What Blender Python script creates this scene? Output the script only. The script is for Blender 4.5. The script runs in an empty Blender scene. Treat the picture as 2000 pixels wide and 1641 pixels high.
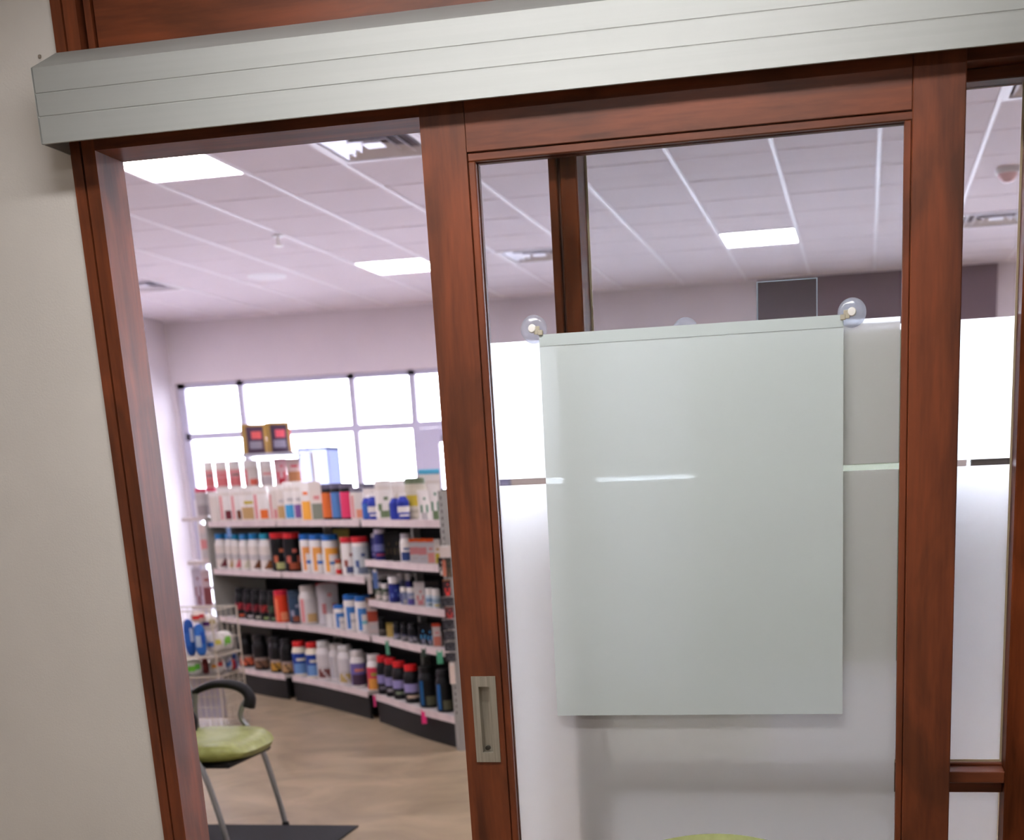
import bpy, bmesh, math, random
from mathutils import Vector, Matrix
random.seed(7)
sc = bpy.context.scene
COL = sc.collection
# ---------------------------------------------------------------- camera, light, exposure
HC = 1.49                                   # eye height
FPX, CX, CY = 2438.17, 1214.05, 1565.07     # focal length and principal point (cropped photo, 2000 x 1641)
PITCH, ROLL, YAW = -.2494, -.0424, .1982
def basis():
    cy, sy, cp, sp, cr, sr = math.cos(YAW), math.sin(YAW), math.cos(PITCH), math.sin(PITCH), math.cos(ROLL), math.sin(ROLL)
    f = Vector((-sy*cp, cy*cp, sp)); r = Vector((cy, sy, 0)); u = r.cross(f)
    return cr*r + sr*u, -sr*r + cr*u, f
BR, BU, BF = basis()
cam = bpy.data.cameras.new('camera'); camo = bpy.data.objects.new('camera', cam); COL.objects.link(camo)
camo.matrix_world = Matrix(((BR.x, BU.x, -BF.x, 0), (BR.y, BU.y, -BF.y, 0), (BR.z, BU.z, -BF.z, HC), (0, 0, 0, 1)))
cam.sensor_fit = 'HORIZONTAL'; cam.sensor_width = 36; cam.lens = FPX/2000*36
cam.shift_x = (1000-CX)/2000; cam.shift_y = (CY-820.5)/2000
cam.clip_start = .05; cam.clip_end = 200
cam.dof.use_dof = True; cam.dof.focus_distance = 2.66; cam.dof.aperture_fstop = 4.0
sc.camera = camo
w = bpy.data.worlds.new('world'); sc.world = w; w.use_nodes = True
bg = w.node_tree.nodes['Background']; bg.inputs[0].default_value = (.86, .86, 1.0, 1); bg.inputs[1].default_value = 19.0
sc.view_settings.view_transform = 'Standard'; sc.view_settings.look = 'None'
sc.view_settings.exposure = 0.0; sc.view_settings.gamma = 1.0; sc.view_settings.use_curve_mapping = False
STORE_PANEL = 34.0      # emission of the shop's ceiling panels
ROOM_PANEL = 33.0       # emission of the consulting room's lamp
try:
    sc.cycles.use_denoising = True
    sc.cycles.sample_clamp_indirect = 6.0
    sc.cycles.max_bounces = 6; sc.cycles.transmission_bounces = 9; sc.cycles.transparent_max_bounces = 14; sc.cycles.diffuse_bounces = 3; sc.cycles.glossy_bounces = 3
    sc.cycles.use_adaptive_sampling = True; sc.cycles.adaptive_threshold = .2
except Exception: pass

def ray(px, py):
    """direction through a point of the photograph, scaled so that its y is 1 (the partition runs along x)"""
    d = BR*((px-CX)/FPX) + BU*(-(py-CY)/FPX) + BF
    return d/d.y
def at(px, py, y):                       # the point at distance y from the eye
    return ray(px, py)*y + Vector((0, 0, HC))
def atz(px, py, z):                      # the point at height z
    r = ray(px, py); return r*((z-HC)/r.z) + Vector((0, 0, HC))

# ---------------------------------------------------------------- materials
MATS = {}
def srgb(c):
    return tuple((v/255/12.92 if v/255 <= .04045 else ((v/255+.055)/1.055)**2.4) for v in c)
def pm(name, col, rough=.5, metal=0., spec=.5, emis=None, estr=0., alpha=None):
    if name in MATS: return MATS[name]
    m = bpy.data.materials.new(name); m.use_nodes = True; MATS[name] = m
    b = m.node_tree.nodes['Principled BSDF']
    b.inputs['Base Color'].default_value = (*srgb(col), 1); b.inputs['Roughness'].default_value = rough
    b.inputs['Metallic'].default_value = metal; b.inputs['Specular IOR Level'].default_value = spec
    if emis: b.inputs['Emission Color'].default_value = (*emis, 1); b.inputs['Emission Strength'].default_value = estr
    return m
def nd(m, t, **k):
    n = m.node_tree.nodes.new(t)
    for a, v in k.items(): setattr(n, a, v)
    return n
def mottle(name, c1, c2, scale=(1, 1, 1), nscale=4., rough=.5, bump=0., detail=4., metal=0., spec=.5, lo=.35, hi=.65, bscale=None, dist=0.):
    m = pm(name, c1, rough, metal, spec); L = m.node_tree.links; b = m.node_tree.nodes['Principled BSDF']
    tc = nd(m, 'ShaderNodeTexCoord'); mp = nd(m, 'ShaderNodeMapping'); mp.inputs['Scale'].default_value = scale
    L.new(tc.outputs['Object'], mp.inputs['Vector'])
    no = nd(m, 'ShaderNodeTexNoise'); no.inputs['Scale'].default_value = nscale; no.inputs['Detail'].default_value = detail
    no.inputs['Distortion'].default_value = dist
    L.new(mp.outputs[0], no.inputs['Vector'])
    r = nd(m, 'ShaderNodeValToRGB'); r.color_ramp.elements[0].position = lo; r.color_ramp.elements[1].position = hi
    r.color_ramp.elements[0].color = (*srgb(c1), 1); r.color_ramp.elements[1].color = (*srgb(c2), 1)
    L.new(no.outputs['Fac'], r.inputs[0]); L.new(r.outputs[0], b.inputs['Base Color'])
    if bump:
        bp = nd(m, 'ShaderNodeBump'); bp.inputs['Strength'].default_value = bump; bp.inputs['Distance'].default_value = .01
        src = no
        if bscale:
            src = nd(m, 'ShaderNodeTexNoise'); src.inputs['Scale'].default_value = bscale; L.new(tc.outputs['Object'], src.inputs['Vector'])
        L.new(src.outputs['Fac'], bp.inputs['Height']); L.new(bp.outputs[0], b.inputs['Normal'])
    return m
def wood(name, axis, c1=(84, 39, 19), c2=(126, 62, 32)):
    m = pm(name, c1, .5, 0, .35); L = m.node_tree.links; b = m.node_tree.nodes['Principled BSDF']
    b.inputs['Coat Weight'].default_value = .12; b.inputs['Coat Roughness'].default_value = .3
    tc = nd(m, 'ShaderNodeTexCoord'); mp = nd(m, 'ShaderNodeMapping')
    mp.inputs['Scale'].default_value = (1, 1, .09) if axis == 'z' else (.09, 1, 1)
    L.new(tc.outputs['Object'], mp.inputs['Vector'])
    fine = nd(m, 'ShaderNodeTexNoise'); fine.inputs['Scale'].default_value = 120; fine.inputs['Detail'].default_value = 6
    big = nd(m, 'ShaderNodeTexNoise'); big.inputs['Scale'].default_value = 14; big.inputs['Detail'].default_value = 3; big.inputs['Distortion'].default_value = 1.2
    L.new(mp.outputs[0], fine.inputs['Vector']); L.new(mp.outputs[0], big.inputs['Vector'])
    mx = nd(m, 'ShaderNodeMath', operation='MULTIPLY_ADD'); mx.inputs[1].default_value = .3
    L.new(fine.outputs['Fac'], mx.inputs[0])
    sc2 = nd(m, 'ShaderNodeMath', operation='MULTIPLY'); sc2.inputs[1].default_value = .7
    L.new(big.outputs['Fac'], sc2.inputs[0]); L.new(sc2.outputs[0], mx.inputs[2])
    r = nd(m, 'ShaderNodeValToRGB'); r.color_ramp.elements[0].position = .32; r.color_ramp.elements[1].position = .62
    r.color_ramp.elements[0].color = (*srgb(c1), 1); r.color_ramp.elements[1].color = (*srgb(c2), 1)
    L.new(mx.outputs[0], r.inputs[0])
    mp2 = nd(m, 'ShaderNodeMapping'); mp2.inputs['Scale'].default_value = (1, 1, .35) if axis == 'z' else (.35, 1, 1); L.new(tc.outputs['Object'], mp2.inputs['Vector'])
    fig = nd(m, 'ShaderNodeTexNoise'); fig.inputs['Scale'].default_value = 9; fig.inputs['Detail'].default_value = 5; fig.inputs['Distortion'].default_value = .8; L.new(mp2.outputs[0], fig.inputs['Vector'])
    r2 = nd(m, 'ShaderNodeValToRGB'); r2.color_ramp.elements[0].position = .36; r2.color_ramp.elements[1].position = .56
    r2.color_ramp.elements[0].color = (.62, .66, .66, 1); r2.color_ramp.elements[1].color = (1, 1, 1, 1); L.new(fig.outputs['Fac'], r2.inputs[0])
    mm = nd(m, 'ShaderNodeMix', data_type='RGBA', blend_type='MULTIPLY'); mm.inputs[0].default_value = 1
    L.new(r.outputs[0], mm.inputs[6]); L.new(r2.outputs[0], mm.inputs[7]); L.new(mm.outputs[2], b.inputs['Base Color'])
    return m
def glass(name, tint=(250, 252, 252), gloss=.9):
    """clear sheet glass: lets light straight through and mirrors by the Fresnel law"""
    m = bpy.data.materials.new(name); m.use_nodes = True; MATS[name] = m; T = m.node_tree; T.nodes.clear(); L = T.links
    o = nd(m, 'ShaderNodeOutputMaterial'); mix = nd(m, 'ShaderNodeMixShader'); tr = nd(m, 'ShaderNodeBsdfTransparent'); gl = nd(m, 'ShaderNodeBsdfGlossy')
    fr = nd(m, 'ShaderNodeFresnel'); fr.inputs['IOR'].default_value = 1.45
    mu = nd(m, 'ShaderNodeMath', operation='MULTIPLY'); mu.inputs[1].default_value = gloss
    tr.inputs[0].default_value = (*srgb(tint), 1); gl.inputs['Roughness'].default_value = .0
    L.new(fr.outputs[0], mu.inputs[0]); L.new(mu.outputs[0], mix.inputs[0]); L.new(tr.outputs[0], mix.inputs[1]); L.new(gl.outputs[0], mix.inputs[2]); L.new(mix.outputs[0], o.inputs[0])
    return m
def frost(name, col, rough, tr_w, dif_w, dcol=None):
    """frosted film: rough transmission, some diffuse transmission, some diffuse reflection"""
    m = bpy.data.materials.new(name); m.use_nodes = True; MATS[name] = m; T = m.node_tree; T.nodes.clear(); L = T.links
    o = nd(m, 'ShaderNodeOutputMaterial'); c = (*srgb(col), 1)
    rf = nd(m, 'ShaderNodeBsdfRefraction'); rf.inputs['Color'].default_value = c; rf.inputs['Roughness'].default_value = rough; rf.inputs['IOR'].default_value = 1.22
    tl = nd(m, 'ShaderNodeBsdfTranslucent'); tl.inputs['Color'].default_value = c
    df = nd(m, 'ShaderNodeBsdfDiffuse'); df.inputs['Color'].default_value = (*srgb(dcol or col), 1)
    m1 = nd(m, 'ShaderNodeMixShader'); m1.inputs[0].default_value = tr_w
    m2 = nd(m, 'ShaderNodeMixShader'); m2.inputs[0].default_value = dif_w
    L.new(rf.outputs[0], m1.inputs[1]); L.new(tl.outputs[0], m1.inputs[2]); L.new(m1.outputs[0], m2.inputs[1]); L.new(df.outputs[0], m2.inputs[2]); L.new(m2.outputs[0], o.inputs[0])
    return m
WM = wood('cherry_matte', 'z'); WM.node_tree.nodes['Principled BSDF'].inputs['Specular IOR Level'].default_value = .06; WM.node_tree.nodes['Principled BSDF'].inputs['Coat Weight'].default_value = 0
WZ = wood('cherry_vertical', 'z'); WX = wood('cherry_horizontal', 'x')
WALLM = mottle('wall_paint', (208, 202, 197), (214, 208, 203), nscale=3, rough=.75, bump=.05, bscale=220)
STOREWALL = mottle('shop_wall_paint', (216, 206, 213), (221, 211, 218), nscale=2, rough=.8)
MAROON = mottle('plum_paint', (108, 90, 99), (114, 96, 105), nscale=2, rough=.6)
TILEM = mottle('ceiling_tile_face', (224, 213, 222), (230, 219, 228), nscale=160, rough=.9, bump=.15, detail=2)
TEEM = pm('tee_white', (240, 232, 240), .4)
FLOORM = mottle('shop_floor', (134, 118, 92), (170, 151, 122), nscale=2.2, rough=.36, detail=8, lo=.3, hi=.7, dist=1.5)
ALU = mottle('satin_aluminium', (168, 170, 168), (171, 173, 171), scale=(.05, 1, 3), nscale=30, rough=.6, metal=.5, spec=.4)
NICKEL = mottle('brushed_nickel', (168, 161, 148), (190, 184, 172), scale=(1, 1, .03), nscale=220, rough=.38, metal=.7)
GLASS = glass('clear_glass'); ACRYL = glass('clear_acrylic', (240, 244, 246))
FILM = frost('frosted_film', (254, 253, 255), .6, .62, .3)
CLEAR = bpy.data.materials.new('clear_side'); CLEAR.use_nodes = True; CLEAR.node_tree.nodes.clear(); CLEAR.node_tree.links.new(nd(CLEAR, 'ShaderNodeBsdfTransparent').outputs[0], nd(CLEAR, 'ShaderNodeOutputMaterial').inputs[0])
SHEETM = frost('white_vinyl', (236, 240, 240), .6, .6, .70, (217, 226, 227))
SHEETB = frost('aged_vinyl', (204, 208, 184), .6, .6, .5, (156, 162, 140))
PAPER = frost('cream_paper', (250, 246, 230), .6, .7, .3, (240, 236, 216))
STEEL = pm('tube_steel', (140, 142, 140), .35, .8); BLACKP = pm('black_plastic', (11, 11, 12), .5, 0, .3)
GREENF = mottle('green_vinyl', (132, 138, 66), (148, 153, 82), nscale=30, rough=.42, bump=.05)
WHITEP = pm('white_plastic', (236, 232, 228), .4); WHITEMETAL = pm('white_metal', (235, 233, 238), .4)
GREYMETAL = pm('shelf_grey', (150, 148, 142), .5); DARKPANEL = pm('shelf_black', (14, 14, 18), .8, 0, .2)
LIP = mottle('price_strip', (214, 196, 196), (226, 210, 208), scale=(1, 1, 1), nscale=12, rough=.4, detail=1)
DECK = pm('shelf_deck', (196, 190, 186), .5); KICKM = pm('kick_black', (13, 12, 13), .6, 0, .3)
FRAMEW = pm('window_frame', (196, 192, 214), .45)
MATBLK = mottle('mat_black', (20, 21, 24), (30, 31, 34), nscale=300, rough=.9, bump=.3)
PANELM = pm('lamp_diffuser', (255, 255, 255), .6, emis=(.98, .93, 1.0), estr=STORE_PANEL)
ROOMLAMP = pm('room_lamp_diffuser', (255, 255, 255), .6, emis=(1.0, .98, .965), estr=ROOM_PANEL)
GROUND = pm('pavement', (200, 200, 205), .9)

# ---------------------------------------------------------------- mesh builder
class MB:
    def __init__(s): s.v = []; s.f = []; s.m = []
    def quad(s, a, b, c, d, mi=0):
        i = len(s.v); s.v += [tuple(a), tuple(b), tuple(c), tuple(d)]; s.f.append((i, i+1, i+2, i+3)); s.m.append(mi)
    def box(s, x0, x1, y0, y1, z0, z1, c=0., mi=0):
        if x0 > x1: x0, x1 = x1, x0
        if y0 > y1: y0, y1 = y1, y0
        if z0 > z1: z0, z1 = z1, z0
        i = len(s.v)
        if c <= 0:
            s.v += [(x, y, z) for x in (x0, x1) for y in (y0, y1) for z in (z0, z1)]
            for q in ((0, 1, 3, 2), (4, 6, 7, 5), (0, 4, 5, 1), (2, 3, 7, 6), (0, 2, 6, 4), (1, 5, 7, 3)):
                s.f.append(tuple(i+k for k in q)); s.m.append(mi)
            return s
        bm = bmesh.new(); bmesh.ops.create_cube(bm, size=1)
        for v in bm.verts:
            v.co = Vector(((x0+x1)/2+v.co.x*(x1-x0), (y0+y1)/2+v.co.y*(y1-y0), (z0+z1)/2+v.co.z*(z1-z0)))
        bmesh.ops.bevel(bm, geom=list(bm.edges), offset=c, segments=1, profile=.5, affect='EDGES', clamp_overlap=True)
        bm.verts.index_update()
        s.v += [tuple(v.co) for v in bm.verts]
        for f in bm.faces: s.f.append(tuple(i+v.index for v in f.verts)); s.m.append(mi)
        bm.free(); return s
    def prism(s, poly, fn, mi=0):
        """poly: 2-D outline; fn(p, k) gives the 3-D point for end k = 0 / 1"""
        i = len(s.v); n = len(poly)
        for k in (0, 1): s.v += [tuple(fn(p, k)) for p in poly]
        s.f.append(tuple(i+j for j in range(n))); s.m.append(mi)
        s.f.append(tuple(i+n+j for j in reversed(range(n)))); s.m.append(mi)
        for j in range(n): s.f.append((i+j, i+(j+1) % n, i+n+(j+1) % n, i+n+j)); s.m.append(mi)
        return s
    def tube(s, pts, r, seg=10, mi=0, caps=True):
        pts = [Vector(p) for p in pts]; i0 = len(s.v); n = len(pts)
        rr = r if isinstance(r, (list, tuple)) else [r]*n
        t = (pts[1]-pts[0]).normalized(); up = Vector((0, 0, 1)) if abs(t.z) < .9 else Vector((1, 0, 0))
        nrm = (up-t*up.dot(t)).normalized()
        for k, p in enumerate(pts):
            t2 = (pts[min(k+1, n-1)]-pts[max(k-1, 0)]).normalized()
            nrm = (nrm-t2*nrm.dot(t2)).normalized(); b = t2.cross(nrm)
            for a in range(seg):
                q = a*2*math.pi/seg; s.v.append(tuple(p+(nrm*math.cos(q)+b*math.sin(q))*rr[k]))
        for k in range(n-1):
            for a in range(seg):
                s.f.append((i0+k*seg+a, i0+k*seg+(a+1) % seg, i0+(k+1)*seg+(a+1) % seg, i0+(k+1)*seg+a)); s.m.append(mi)
        if caps:
            s.f.append(tuple(i0+a for a in reversed(range(seg)))); s.m.append(mi)
            s.f.append(tuple(i0+(n-1)*seg+a for a in range(seg))); s.m.append(mi)
        return s
    def lathe(s, prof, seg=20, fn=None, mi=0, cell=None, sx=1., sy=1.):
        """prof: (radius, z) from bottom to top; cell(k, a) may give the material of each cell"""
        i0 = len(s.v)
        for (r, z) in prof:
            for a in range(seg):
                q = a*2*math.pi/seg; p = Vector((r*sx*math.cos(q), r*sy*math.sin(q), z)); s.v.append(tuple(fn(p) if fn else p))
        for k in range(len(prof)-1):
            for a in range(seg):
                s.f.append((i0+k*seg+a, i0+k*seg+(a+1) % seg, i0+(k+1)*seg+(a+1) % seg, i0+(k+1)*seg+a)); s.m.append(cell(k, a) if cell else mi)
        s.f.append(tuple(i0+a for a in reversed(range(seg)))); s.m.append(mi)
        s.f.append(tuple(i0+(len(prof)-1)*seg+a for a in range(seg))); s.m.append(mi)
        return s
    def mesh(s, name, mats, smooth=True, ang=40):
        me = bpy.data.meshes.new(name); me.from_pydata(s.v, [], s.f)
        for m in (mats if isinstance(mats, (list, tuple)) else [mats]): me.materials.append(m)
        me.polygons.foreach_set('material_index', s.m)
        bm = bmesh.new(); bm.from_mesh(me); bmesh.ops.recalc_face_normals(bm, faces=bm.faces); bm.to_mesh(me); bm.free()
        if smooth:
            me.polygons.foreach_set('use_smooth', [True]*len(me.polygons)); me.set_sharp_from_angle(angle=math.radians(ang))
        me.update(); return me
    def build(s, name, mats, parent=None, smooth=True, ang=40):
        return link(name, s.mesh(name, mats, smooth, ang), parent)
def link(name, data, parent=None, loc=None, rz=None):
    o = bpy.data.objects.new(name, data); COL.objects.link(o)
    if parent is not None: o.parent = parent
    if loc is not None: o.location = loc
    if rz is not None: o.rotation_euler = (0, 0, rz)
    return o
def thing(name, label, cat, loc=(0, 0, 0), rz=0., group=None, kind=None):
    o = bpy.data.objects.new(name, None); COL.objects.link(o); o.location = loc; o.rotation_euler = (0, 0, rz)
    o.empty_display_size = .05
    return tag(o, label, cat, group, kind)
def tag(o, label=None, cat=None, group=None, kind=None):
    if label: o['label'] = label
    if cat: o['category'] = cat
    if group: o['group'] = group
    if kind: o['kind'] = kind
    return o
def struct(o, label=None):
    o['kind'] = 'structure'
    if label: o['label'] = label
    return o
def BX(name, x0, x1, y0, y1, z0, z1, mat, parent=None, c=0.):
    return MB().box(x0, x1, y0, y1, z0, z1, c).build(name, mat, parent, smooth=False)

def FILMBOX(x0, x1, y0, y1, z0, z1, parent):
    m = MB().box(x0, x1, y0, y1, z0, z1)
    m.m = [0 if all(abs(m.v[i][1]-y0) < 1e-6 for i in f) else 1 for f in m.f]
    return m.build('frosted_film', [FILM, CLEAR], parent, smooth=False)
# ---------------------------------------------------------------- the partition (runs along x, about 2.6 m in front of the eye)
YC, YB = 2.652, 2.755            # wood face and back of the partition
ZH = 2.2188                      # head of the opening
ZR = 2.76                        # ceiling of the consulting room
XL, XJ = -1.6696, -1.6115        # casing edge, jamb face
ZC = 3.352                       # ceiling of the shop
o = MB().box(-7.36, XL, 2.66, YB, 0, 3.6).build('wall_front', WALLM, smooth=False); struct(o, 'white painted wall left of the wooden door casing')
o = MB().box(.60, 7.0, 2.66, YB, 0, 3.6).box(XL, .60, 2.72, YB, 2.33, 3.6).build('wall_front', WALLM, smooth=False); struct(o, 'painted wall right of and above the wooden screen')
BX('screw_dimple', -1.718, -1.710, 2.657, 2.661, 2.405, 2.413, pm('dimple', (150, 138, 126), .8), o, .002)
# casing and transom woodwork
t = thing('trim_1', 'reddish brown wooden casing and transom around the sliding door', None); struct(t); t.pop('category', None)
BX('casing_strip', XL, -1.6462, YC, YB, 0, ZR, WZ, t)
BX('casing_backing', -1.6465, -1.6412, YC+.014, YB, 0, ZR, WZ, t)
BX('jamb', -1.6415, XJ, YC, YB+.004, 0, ZR, WZ, t)
BX('head_jamb', XJ, .292, YC, YB+.004, ZH, 2.30, WX, t)
BX('transom_backing', XJ, .60, 2.69, 2.72, 2.30, ZR, WX, t)
BX('transom_stop', -1.601, -1.586, YC+.012, 2.69, 2.30, ZR, WZ, t)
BX('transom_panel', -1.578, .60, YC+.012, 2.69, 2.36, ZR, WX, t)
# fixed glazing right of the opening
f = thing('window_1', 'fixed interior glazing in reddish brown wood behind the sliding door', None); struct(f); f.pop('category', None)
GY = 2.738
BX('mullion', -.6285, -.6118, YC+.003, YB, 0, ZH, WM, f, .002)
BX('mullion', -.6118, -.6060, YC+.018, YB, 0, ZH, WZ, f)
BX('mullion', -.6060, -.5700, YC+.003, YB, 0, ZH, WM, f, .003)
BX('post', .290, .345, YC+.003, YB, 0, ZH, WM, f, .003)
BX('post', .345, .352, YC+.018, YB, 0, ZH, WZ, f)
BX('post', .352, .60, YC+.003, YB, 0, 2.33, WZ, f, .003)
BX('head_stop', -.57, .29, 2.70, YB, 2.196, ZH, WX, f, .002)
BX('middle_rail', -.57, .29, YC+.005, YB, .844, .869, WX, f, .002)
BX('rail_bead', -.57, .29, 2.70, YB, .8135, .844, WX, f, .002)
BX('rail_bead', -.57, .29, 2.716, 2.732, .869, .8745, WX, f, .001)
BX('bottom_rail', -.57, .29, YC+.005, YB, 0, .14, WX, f, .002)
BX('glass_pane', -.57, .29, GY, GY+.006, .869, 2.196, GLASS, f)
BX('glass_pane', -.57, .29, GY, GY+.006, .14, .8135, GLASS, f)
for (a, b) in ((1.507, 1.7785), (.8745, 1.4945), (.14, .8135)):
    FILMBOX(-.566, .286, GY-.0016, GY-.0006, a, b, f)
EDGEM = pm('glazing_tape', (190, 172, 140), .6)
BX('glazing_tape', -.57, -.566, GY-.004, GY, .869, 2.196, EDGEM, f); BX('glazing_tape', .286, .29, GY-.004, GY, .869, 2.196, EDGEM, f)
BX('glazing_tape', -.566, .286, GY-.004, GY, .8745, .8785, EDGEM, f)
# sliding door
d = thing('door_1', 'sliding door of reddish brown wood with a half frosted glass panel', None); struct(d); d.pop('category', None)
YD, YD2 = 2.60, 2.642
X0, X1, X2, X3 = -.8705, -.7789, .0782, .1737
HX0, HX1, HZ0, HZ1 = -.832, -.804, .922, 1.073      # recess of the handle
m = MB()
for (a, b, c_, e) in ((X0, HX0, .012, 2.32), (HX1, X1, .012, 2.32), (HX0, HX1, .012, HZ0), (HX0, HX1, HZ1, 2.32)): m.box(a, b, YD, YD2, c_, e)
m.box(HX0, HX1, YD+.016, YD2, HZ0, HZ1)
m.build('stile', WZ, d, smooth=False)
BX('stile', X2, X3, YD, YD2, .012, 2.32, WZ, d, .002)
BX('top_rail', X1+.0006, X2-.0006, YD+.0004, YD2, 2.1335, 2.32, WX, d, .001)
BX('bottom_rail', X1, X2, YD, YD2, .012, .24, WX, d, .002)
B = .0155
for (y0, y1) in ((YD+.004, 2.617), (2.624, YD2-.001)):
    BX('glazing_bead', X1+.0008, X1+B, y0, y1, .24, 2.117, WZ, d, .002)
    BX('glazing_bead', X2-B+.001, X2-.0008, y0, y1, .24, 2.117, WZ, d, .002)
    BX('glazing_bead', X1+.0008, X2+.006 if y0 < 2.61 else X2-.001, y0, y1, 2.117, 2.1328, WX, d, .002)
    BX('glazing_bead', X1+B, X2-B, y0, y1, .24, .256, WX, d, .002)
BX('glass_pane', X1+.004, X2-.004, 2.618, 2.6235, .245, 2.128, GLASS, d)
for (a, b) in ((1.5070, 1.7785), (.258, 1.4945)):
    FILMBOX(X1+B+.004, X2-B-.001, 2.6166, 2.6176, a, b, d)
h = MB()
PX0, PX1, PZ0, PZ1 = -.8455, -.7905, .9025, 1.094
for (a, b, c_, e) in ((PX0, HX0+.002, PZ0, PZ1), (HX1-.002, PX1, PZ0, PZ1), (HX0+.002, HX1-.002, PZ0, HZ0+.002), (HX0+.002, HX1-.002, HZ1-.002, PZ1)): h.box(a, b, YD-.003, YD+.0005, c_, e)
ho = h.build('flush_handle', NICKEL, d, smooth=False); ho['label'] = 'brushed nickel flush pull handle'
cu = MB(); a, b, c_, e = HX0+.001, HX1-.001, HZ0+.001, HZ1-.001
cu.box(a, b, YD+.0145, YD+.0158, c_, e); cu.box(a, a+.0012, YD, YD+.0145, c_, e); cu.box(b-.0012, b, YD, YD+.0145, c_, e); cu.box(a, b, YD, YD+.0145, c_, c_+.0012); cu.box(a, b, YD, YD+.0145, e-.0012, e)
cu.build('handle_cup', NICKEL, ho, smooth=False)
MB().lathe([(.0055, 0), (.0055, .006), (.003, .007)], 12, fn=lambda p: Vector((-.822, YD+.0145-p.z, .932+p.y))+Vector((p.x, 0, 0))).build('screw', pm('screw_dark', (70, 66, 60), .4, .8), ho)
# track cover above the door
c = thing('track_cover', 'long silver aluminium track cover with two grooves above the sliding door', 'track cover')
YF, FZ0, FZ1 = 2.555, 2.2140, 2.3545
XA, XB = -1.671, .75
sec = [(YF, FZ0), (YF, 2.2625), (YF+.0012, 2.2634), (YF+.0012, 2.2646), (YF, 2.2655), (YF, 2.3055), (YF+.0012, 2.3064), (YF+.0012, 2.3076), (YF, 2.3085), (YF, FZ1), (YC-.001, 2.4095), (YC-.001, 2.4055), (YF+.006, FZ1-.005), (YF+.006, FZ0)]
MB().prism(sec, lambda p, k: (XA+.002 if k == 0 else XB, p[0], p[1])).build('front_profile', ALU, c, smooth=False)
MB().prism([(YF, FZ0), (YF, FZ1), (YC-.001, 2.4095), (YC-.001, FZ0)], lambda p, k: (XA if k == 0 else XA+.003, p[0], p[1])).build('end_cap', ALU, c, smooth=False)
BX('rail', XA+.004, XB, 2.604, 2.645, 2.325, 2.365, pm('rail_metal', (120, 120, 120), .4, .8), c)
# ---------------------------------------------------------------- consulting room shell
o = BX('wall_left', -3.1, -3.0, -1.7, 2.66, 0, ZR, WALLM); struct(o, 'white painted side wall of the small room')
o = BX('wall_right', 1.9, 2.0, -1.7, 2.66, 0, ZR, WALLM); struct(o, 'white painted side wall right of the small room')
o = BX('wall_back', -3.1, 2.0, -1.8, -1.7, 0, ZR, WALLM); struct(o, 'white painted wall behind the viewer')
o = BX('ceiling', -3.1, 2.0, -1.8, 2.66, ZR, ZR+.05, pm('room_ceiling', (232, 230, 226), .9)); struct(o, 'white ceiling of the small room')
for i, (x0, x1, y0, y1) in enumerate(((-1.40, .10, 1.70, 1.90), (-1.40, -.10, .18, .38))):
    l = thing('ceiling_lamp', ('narrow ceiling lamp over the sliding door', 'narrow ceiling lamp above the viewer')[i], 'lamp', (0, 0, 0))
    BX('diffuser', x0, x1, y0, y1, ZR-.028, ZR-.022, ROOMLAMP, l)
    m = MB()
    for q in ((x0-.02, x1+.02, y0-.02, y0), (x0-.02, x1+.02, y1, y1+.02), (x0-.02, x0, y0, y1), (x1, x1+.02, y0, y1)): m.box(*q, ZR-.035, ZR)
    m.build('housing', WHITEMETAL, l, smooth=False)
# ---------------------------------------------------------------- shop shell
o = BX('floor', -7.36, 7.0, -1.8, 13.2, -.1, 0, FLOORM); struct(o, 'polished tan mottled floor')
o = BX('wall_left', -7.5, -7.36, 2.66, 13.3, 0, 3.6, STOREWALL); struct(o, 'pale pinkish wall at the left end of the shop')
o = BX('wall_right', 7.0, 7.14, 2.66, 13.3, 0, 3.6, STOREWALL); struct(o, 'pale wall at the right end of the shop')
FY, WX0, WX1, WZ0, WZ1 = 13.0, -7.33, 6.6, .12, 2.72
o = MB().box(-7.36, 7.0, FY, FY+.16, WZ1, 3.6).box(WX1, 7.0, FY, FY+.16, 0, WZ1).box(-7.36, WX1, FY, FY+.16, 0, WZ0).box(-7.36, WX0, FY, FY+.16, WZ0, WZ1).build('wall_far', STOREWALL, smooth=False)
struct(o, 'pale lilac shop wall above the storefront windows')
o = BX('wall_accent', -1.05, 1.19, FY-.02, FY, 2.76, 3.335, MAROON); struct(o, 'dark plum painted band under the ceiling'); o.name = 'trim_2'
o = BX('trim_3', -7.36, 7.0, FY-.015, FY, 3.337, 3.352, TEEM); struct(o, 'white wall angle along the shop ceiling')
w2 = thing('window_2', 'bright storefront windows in slim pale frames behind the shelves', None); struct(w2); w2.pop('category', None)
mul = [WX0, -6.605, -5.335, -4.665, -3.62, -2.4, -1.15, .10, 1.35, 2.6, 3.85, 5.1, WX1]
fy0, fy1 = FY+.06, FY+.12
BX('frame', WX0, WX1, fy0, fy1, WZ1-.05, WZ1, FRAMEW, w2); BX('frame', WX0, WX1, fy0, fy1, WZ0, WZ0+.06, FRAMEW, w2)
for i, x in enumerate(mul):
    hw = .04 if i in (0, len(mul)-1) else .036
    BX('mullion', x-hw if i else x, x+hw*(2 if i == 0 else 1) if i < len(mul)-1 else x, fy0, fy1, WZ0, WZ1, FRAMEW, w2)
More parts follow.
